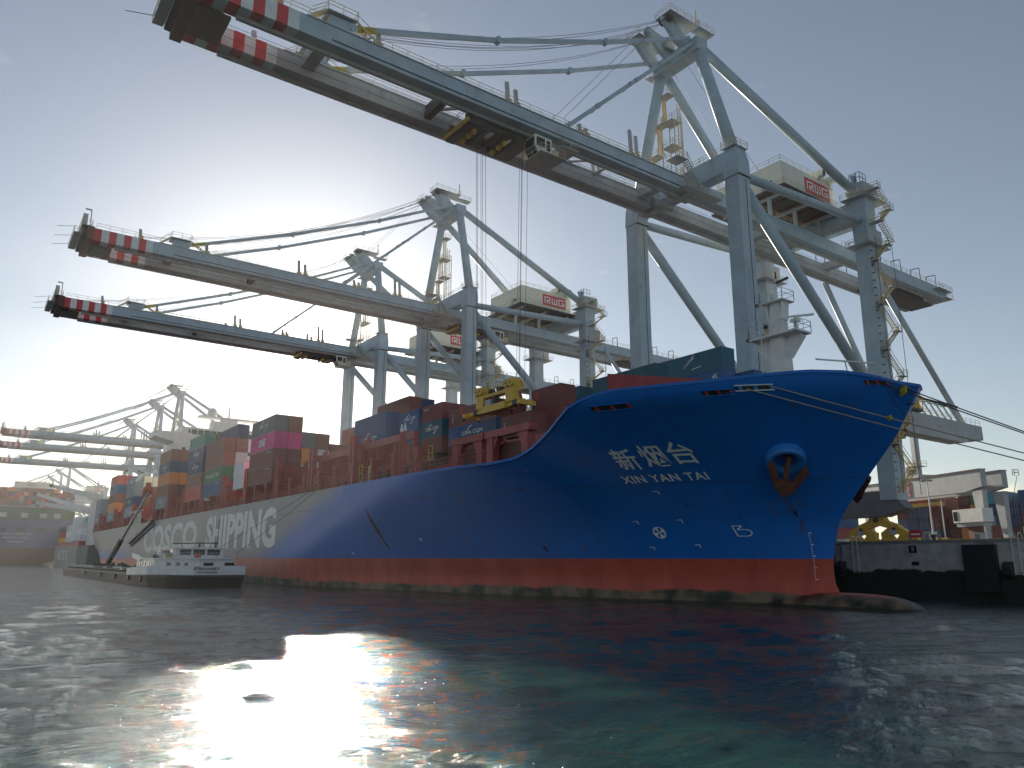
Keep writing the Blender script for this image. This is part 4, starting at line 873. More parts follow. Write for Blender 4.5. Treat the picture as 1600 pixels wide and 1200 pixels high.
    # walkway crossing between the landside legs above the girders
    r = MB(); r.deck((-X, 36.6, 63.2), (X, 37.6, 63.2)); B_(r, 'cross_walkway')
    # boom hinge platform
    r = MB(); r.box((2.3, -1.2, 60.0), (5.0, .4, 63.5), 'crane_grey'); r.box((-5.0, -1.2, 60.0), (-2.3, .4, 63.5), 'crane_grey'); r.deck((5.1, -3.2, 60.1), (6.6, 5.2, 60.1)); r.stair((6.0, -2.6, 64.9), (6.0, .8, 60.4), .9, 'crane_grey'); r.deck((4.2, -5.0, 64.6), (6.6, -2.6, 64.6)); r.rail([(5, .5, 63.4), (5, 2.2, 66)]); r.box((-4.5, .8, 61.2), (4.5, 2.2, 62.6), 'crane_grey')
    for x in (-1.6, 1.6): r.tube((x, -2, 61), (x, 2.4, 61.2), .55, 'crane_grey', 12)
    B_(r, 'boom_hinge')
    # ties between the two boom girders
    for y, kind in ((-60.8, 0), (-44, 1), (-28, 2), (-14, 2), (-4.5, 0), (24, 0), (48, 0), (66, 0)):
        b = MB()
        if kind == 0: b.box((-2.6, y, 61.4), (2.6, y+1.5, 62.9), 'crane_grey')
        elif kind == 1: b.box((-2.6, y, 60.9), (2.6, y+.9, 62.6), 'dark_steel'); b.tube((-2.6, y, 62), (2.6, y+6, 62.2), .22, 'crane_grey'); b.tube((-2.6, y+12, 62), (2.6, y+6, 62.2), .22, 'crane_grey')
        else: b.tube((-2.6, y, 62.4), (2.6, y+.2, 62.4), .22, 'crane_grey', 8); b.tube((-2.6, y-6, 62.6), (2.6, y, 62.6), .18, 'crane_grey', 8)
        B_(b, 'girder_tie')
    # boom tip
    b = MB(); b.box((-5.1, -75.0, 60.3), (5.1, -73.8, 62.9), 'rust_red_beam'); b.box((-2.6, -73.8, 60.0), (2.6, -70.4, 60.35), 'dark_steel'); b.box((-2.6, -73.9, 60.4), (2.6, -71.2, 61.8), 'dark_steel'); b.box((-4.6, -75.7, 60.9), (4.6, -75.0, 62.4), 'dark_steel'); tp = B_(b, 'boom_tip')
    r = MB(); r.deck((-5.0, -75.9, 62.9), (5.0, -74.2, 62.9)); r.deck((-4.8, -76.9, 61.3), (4.8, -75.8, 61.3), h=1.0, t=.08)
    for x in (-4.8, 0, 4.8): r.beam((x, -76.8, 62.3), (x, -79.6, 61.6), .06, .06, 'dark_steel')
    r.tube((4.9, -74.6, 63), (4.9, -74.6, 66), .09, 'galvanised'); r.tube((4.9, -75.6, 66), (4.9, -74.6, 66), .14, 'galvanised'); r.box((3.6, -75.8, 63.1), (4.2, -75.0, 65.4), 'crane_grey'); B_(r, 'tip_platform', tp)
    # machinery house, cream, on the backreach
    b = MB(); x0, x1, y0, y1, z0, z1 = -6.8, 6.9, 21.5, 38.0, 67.5, 72.6
    b.prism([(y0, z0), (y1, z0), (y1, z1-.9), (y1-4, z1), (y0, z1)], 0, x0, x1, 'house_cream'); b.prism([(y1-6, z1), (y1-4.6, z1+1.7), (y1-1, z1+1.2), (y1-.5, z1-.8)], 0, x1-4.2, x1-.6, 'house_cream'); mh = B_(b, 'machinery_house')
    r = MB(); r.box((x0-.9, y0-1.1, z0-.35), (x1+1.1, y1+.6, z0-.02), 'dark_steel'); r.rail([(x0-.8, y0-1, z0), (x1+1, y0-1, z0), (x1+1, y1+.5, z0)]); r.rail([(x1-.1, y1-6, z1), (x1-.1, y0+.1, z1), (x0+.1, y0+.1, z1), (x0+.1, y1-5, z1)]); r.rail([(x1-.1, y1-4, z1-.1), (x1-.1, y1-.2, z1-.9)])
    for y in (y0+.5, y0+8, y1-1):
        r.box((-6.4, y, 66.6), (6.6, y+.5, 67.15), 'crane_grey')
        for x in (-3.9, 3.3): r.box((x, y, 63.0), (x+.6, y+.5, 66.6), 'crane_grey')
    for i in range(5): r.box((x0-.5, y0+i*3.6, z0-.6), (x1+.9, y0+i*3.6+.25, z0-.36), 'rust_red_beam')
    B_(r, 'house_platform', mh)
    r = MB()
    for y in (y1-5.3, y1-1.6): r.prism([(y, z1-.1 if y < y1-3 else z1-.9), (y, z1+1.5), (y+.9, z1+2.0), (y+.9, z1-.1 if y < y1-3 else z1-1)], 0, x1-1.8, x1+.2, 'house_cream'); r.box((x1+.2, y+.1, z1+.3), (x1+1.1, y+1.0, z1+1.6), 'house_cream'); r.box((x1+1.1, y+.2, z1+.4), (x1+1.15, y+.9, z1+1.5), 'dark_steel')
    B_(r, 'roof_vent', mh)
    r = MB(); r.box((x0+9.5, y0-.06, z0+.1), (x0+10.6, y0-.01, z0+2.2), 'crane_grey'); r.box((x1-3.2, y0-.08, z0+1.2), (x1-2.0, y0-.02, z0+2.0), 'glass_dark'); B_(r, 'house_door', mh)
    logo_rwg(mh, (x1+.0, y0+7.0, z0+1.2), (0, 1, 0), (0, 0, 1), 7.6, 2.9, O)
    # sagging trolley ropes between apex and tip, straight ones inside the girders
    r = MB()
    for x, y0, z0, sag in ((-4.0, -58, 64.5, 5.5), (-3.6, -58, 64.6, 5.2), (-1.2, -72, 64, 8), (-.8, -72, 64, 7.6), (1.8, -60, 64.2, 7.2), (2.2, -60, 64.2, 6.8), (3.4, -56, 64.6, 4.6), (3.8, -56, 64.6, 4.2)):
        pts = [Vector((x, -1.5+(y0+1.5)*t, 92.6+(z0-92.6)*t-sag*4*t*(1-t)*.55)) for t in [i/14 for i in range(15)]]; r.path(pts, .035, 'rope', 4)
    for x, z in ((-1.9, 62.0), (-1.2, 62.1), (1.2, 62.1), (1.9, 62.0), (-2.2, 61.2), (2.2, 61.2)): r.tube((x, -70, z), (x, 82, z), .03, 'rope', 4)
    for x in (-4.6, 4.6): r.tube((x, -2.0, 93), (x, -26, 64), .03, 'rope', 4)
    for x, y in ((-1.5, 22), (1.4, 24)): r.tube((x, 3.5, 88.4), (x, y, 72.6), .035, 'rope', 4)
    B_(r, 'hoist_rope_runs')
    # backreach end gear and the shore side trolley
    r = MB(); r.box((-2.4, 60, 59.3), (2.4, 82, 59.7), 'dark_steel'); r.deck((-5.2, 82.6, 60.6), (5.4, 85.4, 60.6)); r.box((-2.4, 70, 59.7), (2.4, 78, 61.6), 'dark_steel'); r.deck((4.8, 78, 61.8), (6.0, 84, 61.8), sides='NE'); r.box((-2.6, 83.2, 60.4), (2.6, 84, 63), 'crane_grey')
    for x in (-1.5, 0, 1.5): r.tube((x, 62, 60.4), (x+.5, 62, 60.4), .8, 'rail_tan', 12)
    B_(r, 'backreach_platform')
    r = MB(); r.box((-6.5, 49.0, 30.7), (10.9, 53.5, 31.2), 'dark_steel'); r.box((5.0, 49.4, 31.2), (10.6, 53.2, 34.0), 'safety_yellow'); r.rail([(10.9, 48.8, 31.2), (10.9, 53.6, 31.2)], 'safety_yellow', 2.4, 1.2, .08); r.box((2, 49, 26), (8, 52, 29.6), 'crane_grey'); B_(r, 'shore_trolley')
    return root
CR = build_crane()
def build_trolley(root):
    """the boom trolley with its driver's cab, at y = 0 of its own frame"""
    O = (0, 3.5, 6.2); r = MB(); [r.box((a_, -4.5, 59.3), (a_+.5, 5.8, 60.1), 'dark_steel') for a_ in (-2.5, 2.0)]; [r.box((-2.4, y_, 59.35), (2.4, y_+w_, 59.95), 'dark_steel') for y_, w_ in ((-4.4, .6), (-2.9, 1.1), (-1.1, .5), (.8, .5), (2.2, .4), (4.6, 1.1))]; [r.box((x_, y_, 60.1), (x_+1.1, y_+.9, 61.0), 'crane_grey') for x_, y_ in ((-2.0, -2.6), (.6, -2.4), (-1.8, 1.2))]; [r.tube((x_, y_, 59.0), (x_+.5, y_, 59.0), .35, 'safety_yellow', 12) for x_ in (-1.9, -.4, .9) for y_ in (-2.6, 2.3)]; r.box((-3.0, -4.8, 59.0), (3.0, -4.5, 59.5), 'safety_yellow'); r.box((-3.0, -4.5, 58.9), (3.0, -3.2, 59.3), 'dark_steel'); r.box((-2.6, 3.2, 58.9), (2.8, 5.4, 59.5), 'dark_steel')
    for y in (-3, 0, 3): r.tube((-1.6, y, 60.7), (1.6, y, 60.7), .55, 'dark_steel', 12)
    for x in (-2.2, 2.0): r.box((x, -4.5, 60.0), (x+.3, 5.6, 61.0), 'rust_red_beam')
    r.rail([(-3.1, -5, 59.6), (3.0, -5, 59.6)], 'rail_tan'); t = r.build('trolley', root, O)
    c = MB(); c.loft([[(x, 5.6, 57.2), (x, 4.9, 58.2), (x, 4.9, 59.8), (x, 7.8, 59.8), (x, 7.8, 57.2)] for x in (2.2, 4.6)], 'house_cream'); c.box((4.6, 5.2, 58.2), (4.66, 6.6, 59.5), 'glass_dark'); c.box((2.4, 4.84, 58.2), (4.4, 4.9, 59.5), 'glass_dark'); c.box((4.6, 6.9, 57.9), (4.66, 7.5, 59.4), 'glass_dark'); c.loft([[(x, 5.55, 57.25), (x, 4.95, 58.15), (x, 4.9, 58.1), (x, 5.5, 57.2)] for x in (2.4, 4.4)], 'glass_dark'); cb = c.build('operator_cab', t, O)
    c = MB(); c.deck((1.8, 5.2, 56.9), (5.6, 9.4, 56.9)); c.box((2.5, 7.8, 57.2), (4.4, 9.2, 58.6), 'rail_tan'); c.deck((2.0, 9, 59.0), (5.4, 12, 59.0)); c.build('cab_platform', t, O)
    return t
TR = build_trolley(CR)
index_kids()
CRG = 'ship to shore gantry cranes along the quay'
spec = [(-36.87, 1, -36.0), (-113.1, 1, 10), (-159.0, 1, -12), (-401, 1.05, 6), (-453, 1.055, 6), (-538, 1.065, 6), (-905, 1.14, 6), (-985, 1.14, 6), (-1080, 1.15, 6), (-1180, 1.15, 6), (-1290, 1.16, 6), (-1400, 1.16, 6)]
labs = ['nearest, largest grey blue gantry crane with striped boom reaching high over the ship bow', 'second gantry crane from the right with RWG board, striped boom level with the sky glow', 'third gantry crane from the right, lowest striped boom, small cab under it', 'far gantry crane with the tallest apex above the ship bridge, boom reaching the left edge', 'far gantry crane with the middle apex of the three left of the ship bridge', 'far gantry crane with the lowest apex of the three left of the ship bridge', 'rightmost of the hazy distant gantry cranes behind the white boom tower', 'second of the hazy distant gantry cranes from the right', 'third of the hazy distant gantry cranes from the right', 'fourth of the hazy distant gantry cranes from the right', 'fifth of the hazy distant gantry cranes from the right', 'leftmost and smallest of the hazy distant gantry cranes']
CR0 = CR
for i, (xc, sc, ty) in enumerate(spec):
    r = CR0 if i == 0 else copy_tree(CR0)
    r.location = (xc, 3.5, 6.2); r.scale = (1, 1, sc); tag(r, labs[i], 'gantry crane', CRG)
    for ch in r.children:
        if ch.name.startswith('trolley') and not ch.name.startswith('trolley_g'): ch.location.y = ty
# ------------------------------------------------------------ hoist ropes of the nearest crane and its spreader
b = MB(); TY = -36.0; CX = -36.87
for x, y in ((-2.0, -2.6), (-1.7, -2.6), (-.6, -2.8), (-.2, -2.8), (.5, -2.8), (1.2, 2.4), (1.7, 2.4), (2.1, 2.2), (2.4, 2.9)):
    b.tube((CX+x, 3.5-1.0+TY+y, 59), (CX+x*1.0, 3.5-1.0+TY+y*.8, 25.6), .032, 'rope', 4)
hr = b.build('hoist_ropes', CR0, (0, 0, 0)); hr.matrix_parent_inverse = Matrix.Translation((-CX, -3.5, -6.2))
sp = empty('spreader', (CX, -33.6, 22.3), 'yellow container spreader and headblock hanging on ropes above the red deck frames', 'spreader')
def bsp(b, n, p=sp): return b.build(n, p)
b = MB(); b.box((-6.1, -.55, 0), (6.1, -.2, .5), 'safety_yellow'); b.box((-6.1, .2, 0), (6.1, .55, .5), 'safety_yellow'); b.box((-2.6, -.8, -.1), (2.6, .8, .75), 'safety_yellow')
for s_ in (-1, 1): b.box((s_*6.1-.2, -1.2, -.25), (s_*6.1+.2, 1.2, .35), 'safety_yellow'); b.box((s_*4.3-.35, -.65, .0), (s_*4.3+.35, .65, .62), 'dark_steel')
fr = bsp(b, 'spreader_frame')
for sx in (-1, 1):
    for sy in (-1, 1):
        b = MB(); b.loft([[(sx*6.1+a, sy*1.22+c, z) for a, c in ((-.12, -.12), (.12, -.12), (.12, .12), (-.12, .12))] for z in (-.6, -.2)], 'dark_steel'); b.prism([(sy*1.2, .3), (sy*1.45, 1.2), (sy*1.3, 1.3), (sy*1.0, .4)], 0, sx*6.3, sx*6.3+.3*sx, 'ship_red' if sx < 0 else 'seagreen_flap' if 'seagreen_flap' in MATS else 'ship_red'); bsp(b, 'corner_guide', fr)
b = MB(); b.box((-3.3, -.55, 1.9), (3.3, .55, 2.3), 'safety_yellow')
for s_ in (-1, 1):
    b.prism([(s_*3.3-.75, .6), (s_*3.3+.75, .6), (s_*3.3+.95, 2.6), (s_*3.3+.6, 3.5), (s_*3.3-.6, 3.5), (s_*3.3-.95, 2.6)], 1, -.6, .6, 'safety_yellow')
    for y in (-.75, .75):
        for x in (-.45, .45): b.tube((s_*3.3+x, y-.1, 2.9), (s_*3.3+x, y+.1, 2.9), .5, 'safety_yellow', 16); b.tube((s_*3.3+x, y-.12, 2.9), (s_*3.3+x, y+.12, 2.9), .14, 'dark_steel', 8)
for x in (-1.6, .2, 1.6): b.box((x, -.4, 2.3), (x+.5, .4, 3.0), 'dark_steel')
bsp(b, 'headblock')
b = MB(); b.tube((0, -.3, .75), (0, -.3, 1.9), .4, 'dark_steel', 10); b.box((-1.8, -.75, .75), (-.6, .3, 1.5), 'crane_grey'); b.rail([(-2.4, -.7, 2.3), (2.4, -.7, 2.3)], 'safety_yellow', .8, 1.2, .03)
for x in (-4.6, -3.9, 2.1, 4.4): b.tube((x, .1, .5), (x+.5, .1, .5), .22, 'dark_steel', 8)
bsp(b, 'hydraulics')
# ------------------------------------------------------------ mooring lines
def line(name, A, B, sag, label, m='pale_rope', r=.05, grp=None):
    A, B = Vector(A), Vector(B); b = MB(); n = 24
    b.path([A.lerp(B, i/n)-Vector((0, 0, 4*sag*(i/n)*(1-i/n))) for i in range(n+1)], r, m, 6); o = b.build(name, None, A); o.location = A
    return tag(o, label, 'mooring line', grp)
G = 'mooring lines of the container ships'
line('mooring_line', (2.3, -32.8, 18.3), (28.75, 1.5, 6.6), .25, 'upper pale mooring line from the white fairlead across the blue bow', grp=G)
line('mooring_line', (.9, -34.3, 18.15), (27.5, 1.5, 6.6), .25, 'lower pale mooring line from the red fairlead across the blue bow', grp=G)
line('mooring_line', (8.0, -25.6, 18.5), (27.5, 1.7, 6.6), .2, 'upper of the paired dark mooring lines off the stem top', 'rope', .05, G)
line('mooring_line', (8.9, -23.5, 18.15), (27.4, 1.3, 6.6), .2, 'lower of the paired dark mooring lines off the stem top', 'rope', .05, G)
line('mooring_line', (-68.1, -43.95, 14.3), (-80.0, -52, 4.6), .1, 'thin dark line from ship deck to the tanker wheelhouse, right one', 'rope', .035, G)
line('mooring_line', (-71.1, -43.95, 14.2), (-92, -52, 5.2), .1, 'thin dark line from ship deck to the tanker wheelhouse, left one', 'rope', .035, G)
for A, B, t, m, lab in (((2.3, -32.8, 18.3), (28.75, 1.5, 6.6), .22, 'hazard', 'yellow rat guard on the upper pale mooring line'), ((8.0, -25.6, 18.5), (27.5, 1.7, 6.6), .05, 'hazard', 'yellow rat guard on the dark mooring lines near the stem'), ((.9, -34.3, 18.15), (27.5, 1.5, 6.6), .29, 'ship_red', 'small red rat guard on the lower pale mooring line')):
    A, B = Vector(A), Vector(B); p = A.lerp(B, t)-Vector((0, 0, .8*t*(1-t))); d = (B-A).normalized(); b = MB(); rad = .28 if m != 'ship_red' else .15
    if t == .05: rad = .5
    b.tube(p-d*.05, p+d*.05, rad, m, 14); b.tube(p-d*.25, p+d*.25, rad*.35, m, 8); o = b.build('rat_guard', None, p); o.location = p; tag(o, lab, 'rat guard', 'rat guards on the mooring lines')
# ------------------------------------------------------------ small tanker alongside
TKF = True
tk = empty('bunker_tanker', (-130, -56.7, 0), 'low inland tanker lettered STRAVINSKY with white stern house alongside the container ship', 'tanker barge')
O = (-130, -56.7, 0)
def outline(ins=0, x1=-77.5):
    yn, yf = -63+ins, -50.4-ins; P = [(-198+ins, -57.5), (-196+ins, yn+1.5), (-192+ins, yn)]
    P += [(-95, yn), (-88, yn+.5), (-82, yn+2.0), (x1-ins, yn+4.6), (x1-ins, yf-.6+ins*0), (x1-2-ins, yf), (-192, yf), (-197+ins, yf-3)]
    return P
b = MB(); b.loft([[(x, y, -.6) for x, y in outline(.5)], [(x, y, 1.45) for x, y in outline(0)]], 'barge_dark'); b.build('hull', tk, O)
b = MB(); pts = outline(0); 
seq = [(-102, -63), (-95, -63), (-88, -62.5), (-82, -61), (-77.5, -58.4), (-77.5, -51.0)]
up = [(x+(.0), y, 3.05-.55*max(0, (-86-x)/16)) for x, y in seq]; lo = [(x-.05, y+.05, 1.75-.3*max(0, (-86-x)/16)) for x, y in seq]
for i in range(len(seq)-1): b.loft([[lo[i], up[i], (up[i][0]-.12, up[i][1]+.12, up[i][2]), (lo[i][0]-.12, lo[i][1]+.12, lo[i][2])], [lo[i+1], up[i+1], (up[i+1][0]-.12, up[i+1][1]+.12, up[i+1][2]), (lo[i+1][0]-.12, lo[i+1][1]+.12, lo[i+1][2])]], 'barge_white')
bw = b.build('bulwark', tk, O)
b = MB(); b.loft([[(x, y, 1.45) for x, y in outline(.1)], [(x, y, 1.75) for x, y in outline(.1)]], 'barge_dark'); b.build('rubbing_deck', tk, O)
def stern_pt(s, z): 
    # along the angled quarter and transom, s in metres from the bend
    A, B_, C_ = Vector((-82, -61, 0)), Vector((-77.5, -58.4, 0)), Vector((-77.5, -51, 0)); L1 = (B_-A).length
    p = A.lerp(B_, s/L1) if s < L1 else B_.lerp(C_, (s-L1)/(C_-B_).length)
    n = Vector((.5, -.86, 0)) if s < L1 else Vector((1, 0, 0)); p = p+n*.06; return (p.x, p.y, z)
text_obj('boat_name', 'STRAVINSKY', lambda u, v: stern_pt(5.3+u*3.6, 2.42+v*.42), 'marking_blue' if False else 'black_paint', bw, O, 1.15, .03)
text_obj('home_port', 'ANTWERPEN', lambda u, v: stern_pt(5.7+u*2.9, 1.98+v*.27), 'black_paint', bw, O, 1.15, .03)
b = MB(); cab = [(-104, -61.2), (-90, -61.2), (-80.2, -58.2), (-79.2, -57.2), (-79.2, -52.2), (-104, -52.2)]
b.loft([[(x, y, 1.7) for x, y in cab], [(x, y, 4.0) for x, y in cab]], 'barge_white'); b.loft([[(x+(.5 if x > -90 else 0), y-.3, 4.0) for x, y in cab], [(x+(.5 if x > -90 else 0), y-.3, 4.18) for x, y in cab]], 'barge_white'); b.prism([(-108.5, 5.0), (-104, 4.7), (-100, 4.18), (-100, 3.6), (-107, 4.2)], 1, -61.4, -61.1, 'barge_white'); hs = b.build('deckhouse', tk, O)
for x, w in ((-103.3, .8), (-101.8, 1.1), (-99.8, 1.1), (-97.8, 1.1), (-95.4, 1.8), (-92.8, .9)):
    b = MB(); b.box((x, -61.26, 2.3), (x+w, -61.19, 3.6), 'glass_dark'); b.build('window', hs, O)
for t0, w in ((.35, .12), (.62, .1), (.85, .09)):
    A, B_ = Vector((-90, -61.2, 0)), Vector((-80.2, -58.2, 0)); p = A.lerp(B_, t0); q = A.lerp(B_, t0+w); n = Vector((.29, -.95, 0))*.04; b = MB(); b.loft([[(p.x+n.x, p.y+n.y, 2.9), (q.x+n.x, q.y+n.y, 2.9), (q.x+n.x, q.y+n.y, 3.5), (p.x+n.x, p.y+n.y, 3.5)], [(p.x, p.y, 2.9), (q.x, q.y, 2.9), (q.x, q.y, 3.5), (p.x, p.y, 3.5)]], 'glass_dark'); b.build('window', hs, O)
for y in (-56.6, -53.6):
    b = MB(); b.box((-79.2, y, 2.9), (-79.14, y+1.4, 3.5), 'glass_dark'); b.build('window', hs, O)
b = MB(); b.box((-95, -59.8, 4.18), (-83.0, -52.8, 5.5), 'barge_white'); b.box((-98, -60.4, 5.5), (-82.4, -52.2, 5.68), 'barge_white'); b.box((-94.8, -59.88, 4.65), (-84.6, -59.81, 5.42), 'glass_dark'); b.box((-82.99, -59.2, 4.6), (-82.92, -53.4, 5.42), 'glass_dark')
for y in (-57.6, -55.6): b.box((-82.92, y, 4.5), (-82.86, y+.3, 5.5), 'barge_white')
for x in (-91.6, -88): b.box((x, -59.95, 4.5), (x+.25, -59.88, 5.5), 'barge_white')
b.build('wheelhouse', tk, O)
b = MB(); b.tube((-85, -56, 5.6), (-85, -56, 6.5), .12, 'black_paint'); b.beam((-85, -60, 6.3), (-85, -53.2, 6.45), .16, .16, 'black_paint'); b.beam((-88, -57.5, 6.5), (-85.5, -56.5, 6.6), .1, .25, 'barge_white'); b.tube((-82.6, -54, 4.2), (-82.6, -54, 10.0), .05, 'black_paint', 6); b.tube((-85, -53.6, 5.6), (-85, -53.6, 6.6), .1, 'black_paint'); b.build('mast', tk, O)
b = MB(); b.loft([[(-90+.55*math.cos(a)*k, -60.3+.55*math.sin(a)*k, 4.3+z) for a in [i*.628 for i in range(10)]] for k, z in ((.5, 0), (1, .3), (1, .7), (.6, 1.05), (.1, 1.15))], 'barge_white'); b.build('satellite_dome', tk, O, True)
b = MB(); b.box((-87.5, -60.6, 4.2), (-85.6, -59.9, 4.75), 'rail_tan'); b.prism([(-97, 4.2), (-93.2, 4.2), (-93.4, 4.7), (-96.6, 4.75)], 1, -60.9, -59.9, 'black_paint'); b.box((-80.9, -57.6, 4.2), (-79.9, -56.9, 4.8), 'lifeboat_orange'); b.rail([(-96, -61.4, 4.18), (-84, -59.9, 4.18), (-78.9, -57.4, 4.18), (-78.9, -52.4, 4.18)], 'barge_white', .7, 1.6, .025); b.build('roof_gear', tk, O)
b = MB()
for y in (-60.5, -59.3, -57, -55, -53.3): b.tube((-192, y, 2.3), (-106, y, 2.3), .12 if y != -57 else .25, 'black_paint' if y > -58 else 'galvanised', 6)
for i in range(22):
    x = -190+i*3.9; b.box((x, -62, 1.75), (x+.3, -51.5, 2.1), 'black_paint'); h = random.uniform(.4, 1.3); b.tube((x+1.6, -60+random.random()*6, 1.8), (x+1.6, -57, 1.9+h), .35, 'dark_steel', 8); b.box((x+2, -61.8+random.random()*3, 1.75), (x+2.6+random.random(), -60.5+random.random()*2, 2.1+random.random()*.7), random.choice(['dark_steel', 'black_paint', 'galvanised', 'barge_dark']))
b.build('deck_piping', tk, O)
b = MB(); b.rail([(-196, -62.2, 1.75), (-106, -62.6, 1.75)], 'galvanised', .8, 2.6, .03); b.rail([(-196, -51, 1.75), (-106, -51, 1.75)], 'galvanised', .8, 2.6, .03); b.build('deck_rail', tk, O)
b = MB(); b.prism([(-104, 1.75), (-199, 1.75), (-200, 2.9), (-196, 2.3)], 1, -57.5, -57.2, 'barge_dark'); b.tube((-188, -60.5, 1.8), (-188, -60.5, 3.0), .5, 'galvanised'); b.build('fore_gear', tk, O)
for x, y in ((-150, -63.1), (-128, -63.1), (-112, -63.1), (-99, -63.1), (-90, -62.9)):
    b = MB(); b.tube((x, y-.12, 1.05), (x, y+.12, 1.05), .42, 'black_paint', 14); b.tube((x, y-.13, 1.05), (x, y-.12, 1.05), .18, 'galvanised', 8); b.build('tyre_fender', tk, O)
b = MB(); b.tube((-175, -55, 1.7), (-175, -55, 3.6), .6, 'black_paint'); B0, B1, B2 = Vector((-175, -55, 3.4)), Vector((-169.5, -53.6, 8.6)), Vector((-158, -50.8, 19.5)); b.beam(B0, B1, .95, .8, 'black_paint'); b.beam(B1, B2, .6, .5, 'galvanised', w2=.3, h2=.3); b.beam(B1-Vector((.2, .2, .5)), B0+Vector((1.6, .4, .9)), .3, .3, 'galvanised'); b.build('hose_boom', tk, O)
# ------------------------------------------------------------ grey ship moored astern
mat('grey_hull', (.30, .295, .28), .55, var=.12, grime=.35, streak=1, scale=.4)
s2 = empty('geared_cargo_ship', (-395, -28, 0), 'grey hulled cargo ship with white deck crane jibs moored astern of the blue ship', 'cargo ship'); O = (-395, -28, 0)
b = MB(); rings = []
for x, w, zt in ((-452, 1.5, 10.8), (-449, 7.5, 10.7), (-443, 12, 10.5), (-434, 15, 10.3), (-345, 15, 9.7), (-335, 12, 9.7)):
    k = max(0, (-x-436)/16); rings.append([(x+k*8, -28-w*(1-.25*k), -2), (x, -28-w, zt), (x, -28+w, zt), (x+k*8, -28+w*(1-.25*k), -2)])
b.loft(rings, 'grey_hull'); h2 = b.build('hull', s2, O)
b = MB(); b.box((-440, -43.05, 9.9), (-340, -42.6, 11.0), 'ship_red'); b.box((-436, -42.6, 9.6), (-345, -14, 11.6), 'ship_red'); b.rail([(-440, -42.9, 10.9), (-340, -42.9, 10.9)], 'ship_red', 1, 2.5, .06); b.build('deck_works', s2, O)
for i, ch in enumerate(('N', 'G', 'S', 'S')):
    text_obj('hull_letter', ch, lambda u, v, i=i: (-417+i*11+u*6, -43.1, 3.4+v*4.6), 'marking_pale', h2, O, 1, .02)
b = MB(); b.box((-346, -40, 9), (-342, -36.6, 32), 'ship_white'); b.box((-347, -41, 30), (-341, -35.5, 32.4), 'ship_white'); b.build('crane_tower', s2, O)
for A, B_, w in (((-345, -36, 30.5), (-345, -56, 35.0), 2.4), ((-346, -38.5, 24.5), (-345, -61.5, 31.3), 2.0), ((-343, -38.5, 24.0), (-344, -61.5, 27.6), 2.0)):
    b = MB(); b.beam(A, B_, w, w*1.15, 'ship_white', w2=w*.5, h2=w*.6); b.tube(Vector(B_)-Vector((1, 0, 0)), Vector(B_)+Vector((1, 0, 0)), .7, 'dark_steel'); b.build('crane_jib', s2, O)
b = MB()
for y in (-50, -45): b.tube((-345, -38, 33), (-345, y, 27.5 if y < -47 else 26), .12, 'ship_white', 6)
b.tube((-345, -38, 34), (-345, -38, 38), .3, 'ship_white', 6); b.build('luffing_stays', s2, O)
CR_ = [(-430, ['yellow', 'red', 'darkgrey'], -42.4), (-430, ['brown', 'navy', 'darkgrey'], -39.9), (-400, ['white', 'white', 'white'], -42.4), (-400, ['grey', 'grey', 'grey'], -39.9), (-378, ['white', 'white', 'white', 'white'], -42.4), (-378, ['grey', 'grey', 'white', 'white'], -39.9), (-378, ['darkgrey', 'white', 'white', 'grey'], -37.4), (-358, ['white', 'white', 'white'], -42.4), (-358, ['grey', 'grey', 'white', 'cyan'], -39.9)]
nm = {-430: 'leftmost bay', -400: 'low white bay', -378: 'tall white bay', -358: 'white bay beside the crane tower'}
rw = {-42.4: 'outboard stack', -39.9: 'second stack', -37.4: 'third stack'}
for x, cols, y in CR_: stack(nm[x]+' of the grey ship', rw[y], x, x+12.19, y, 11.65, 2.75, [c_+(' D' if (y != -42.4 and c_ != 'navy') else '') for c_ in cols], 'containers on the grey ship')
# ------------------------------------------------------------ big ship far off, seen from astern
fd = Vector((-.9984, .0565, 0)); fr_ = Vector((.0565, .9984, 0)); FO = CAM+fd*610; FO.z = 0
mat('far_blue', (.06, .10, .24), .5, grime=.2); mat('far_boot', (.12, .05, .035), .6); mat('far_green', (.05, .14, .07), .6)
s3 = empty('distant_container_ship', FO, 'huge dark blue container ship seen from astern, hazy at the left edge', 'container ship'); s3.rotation_euler.z = math.atan2(fd.y, fd.x)
# local x runs away from the camera, local y to the left
def fb(name, par=s3): return b.build(name, par)
b = MB(); W2 = 30.5
prof = [(-W2*.30, -2), (-W2*.78, 4), (-W2*.97, 11), (-W2, 18), (-W2, 30)]
full = [(-y, z) for y, z in prof][::-1]
ring = prof+[(-y, z) for y, z in prof[::-1]]
b.loft([[(x, y*k, z) for y, z in ring] for x, k in ((0, 1), (90, 1), (300, .98), (350, .3))], 'far_blue'); hl = fb('hull')
b = MB(); r_ = [(-W2*.31, -2), (-W2*.80, 4), (-W2*.985, 11), (W2*.985, 11), (W2*.80, 4), (W2*.31, -2)]; b.loft([[(x, y*1.01, z) for y, z in r_] for x in (-.3, 0)], 'far_boot'); b.build('boot_topping', hl)
b = MB(); b.box((-1, -W2, 30), (40, W2, 37.5), 'far_green'); b.rail([(-1, -W2, 37.5), (-1, W2, 37.5)], 'galvanised', 1.2, 4, .12)
for y in (-22, -14, -3, 9, 20): b.box((-1.2, y, 31), (-1, y+4, 34), 'galvanised')
fb('stern_lashing_bridge')
b = MB()
for y in (-24, -12, 0, 11, 22): b.box((-.5, y-2.6, 22), (-.2, y+2.6, 24), 'black_paint')
b.build('mooring_ports', hl)
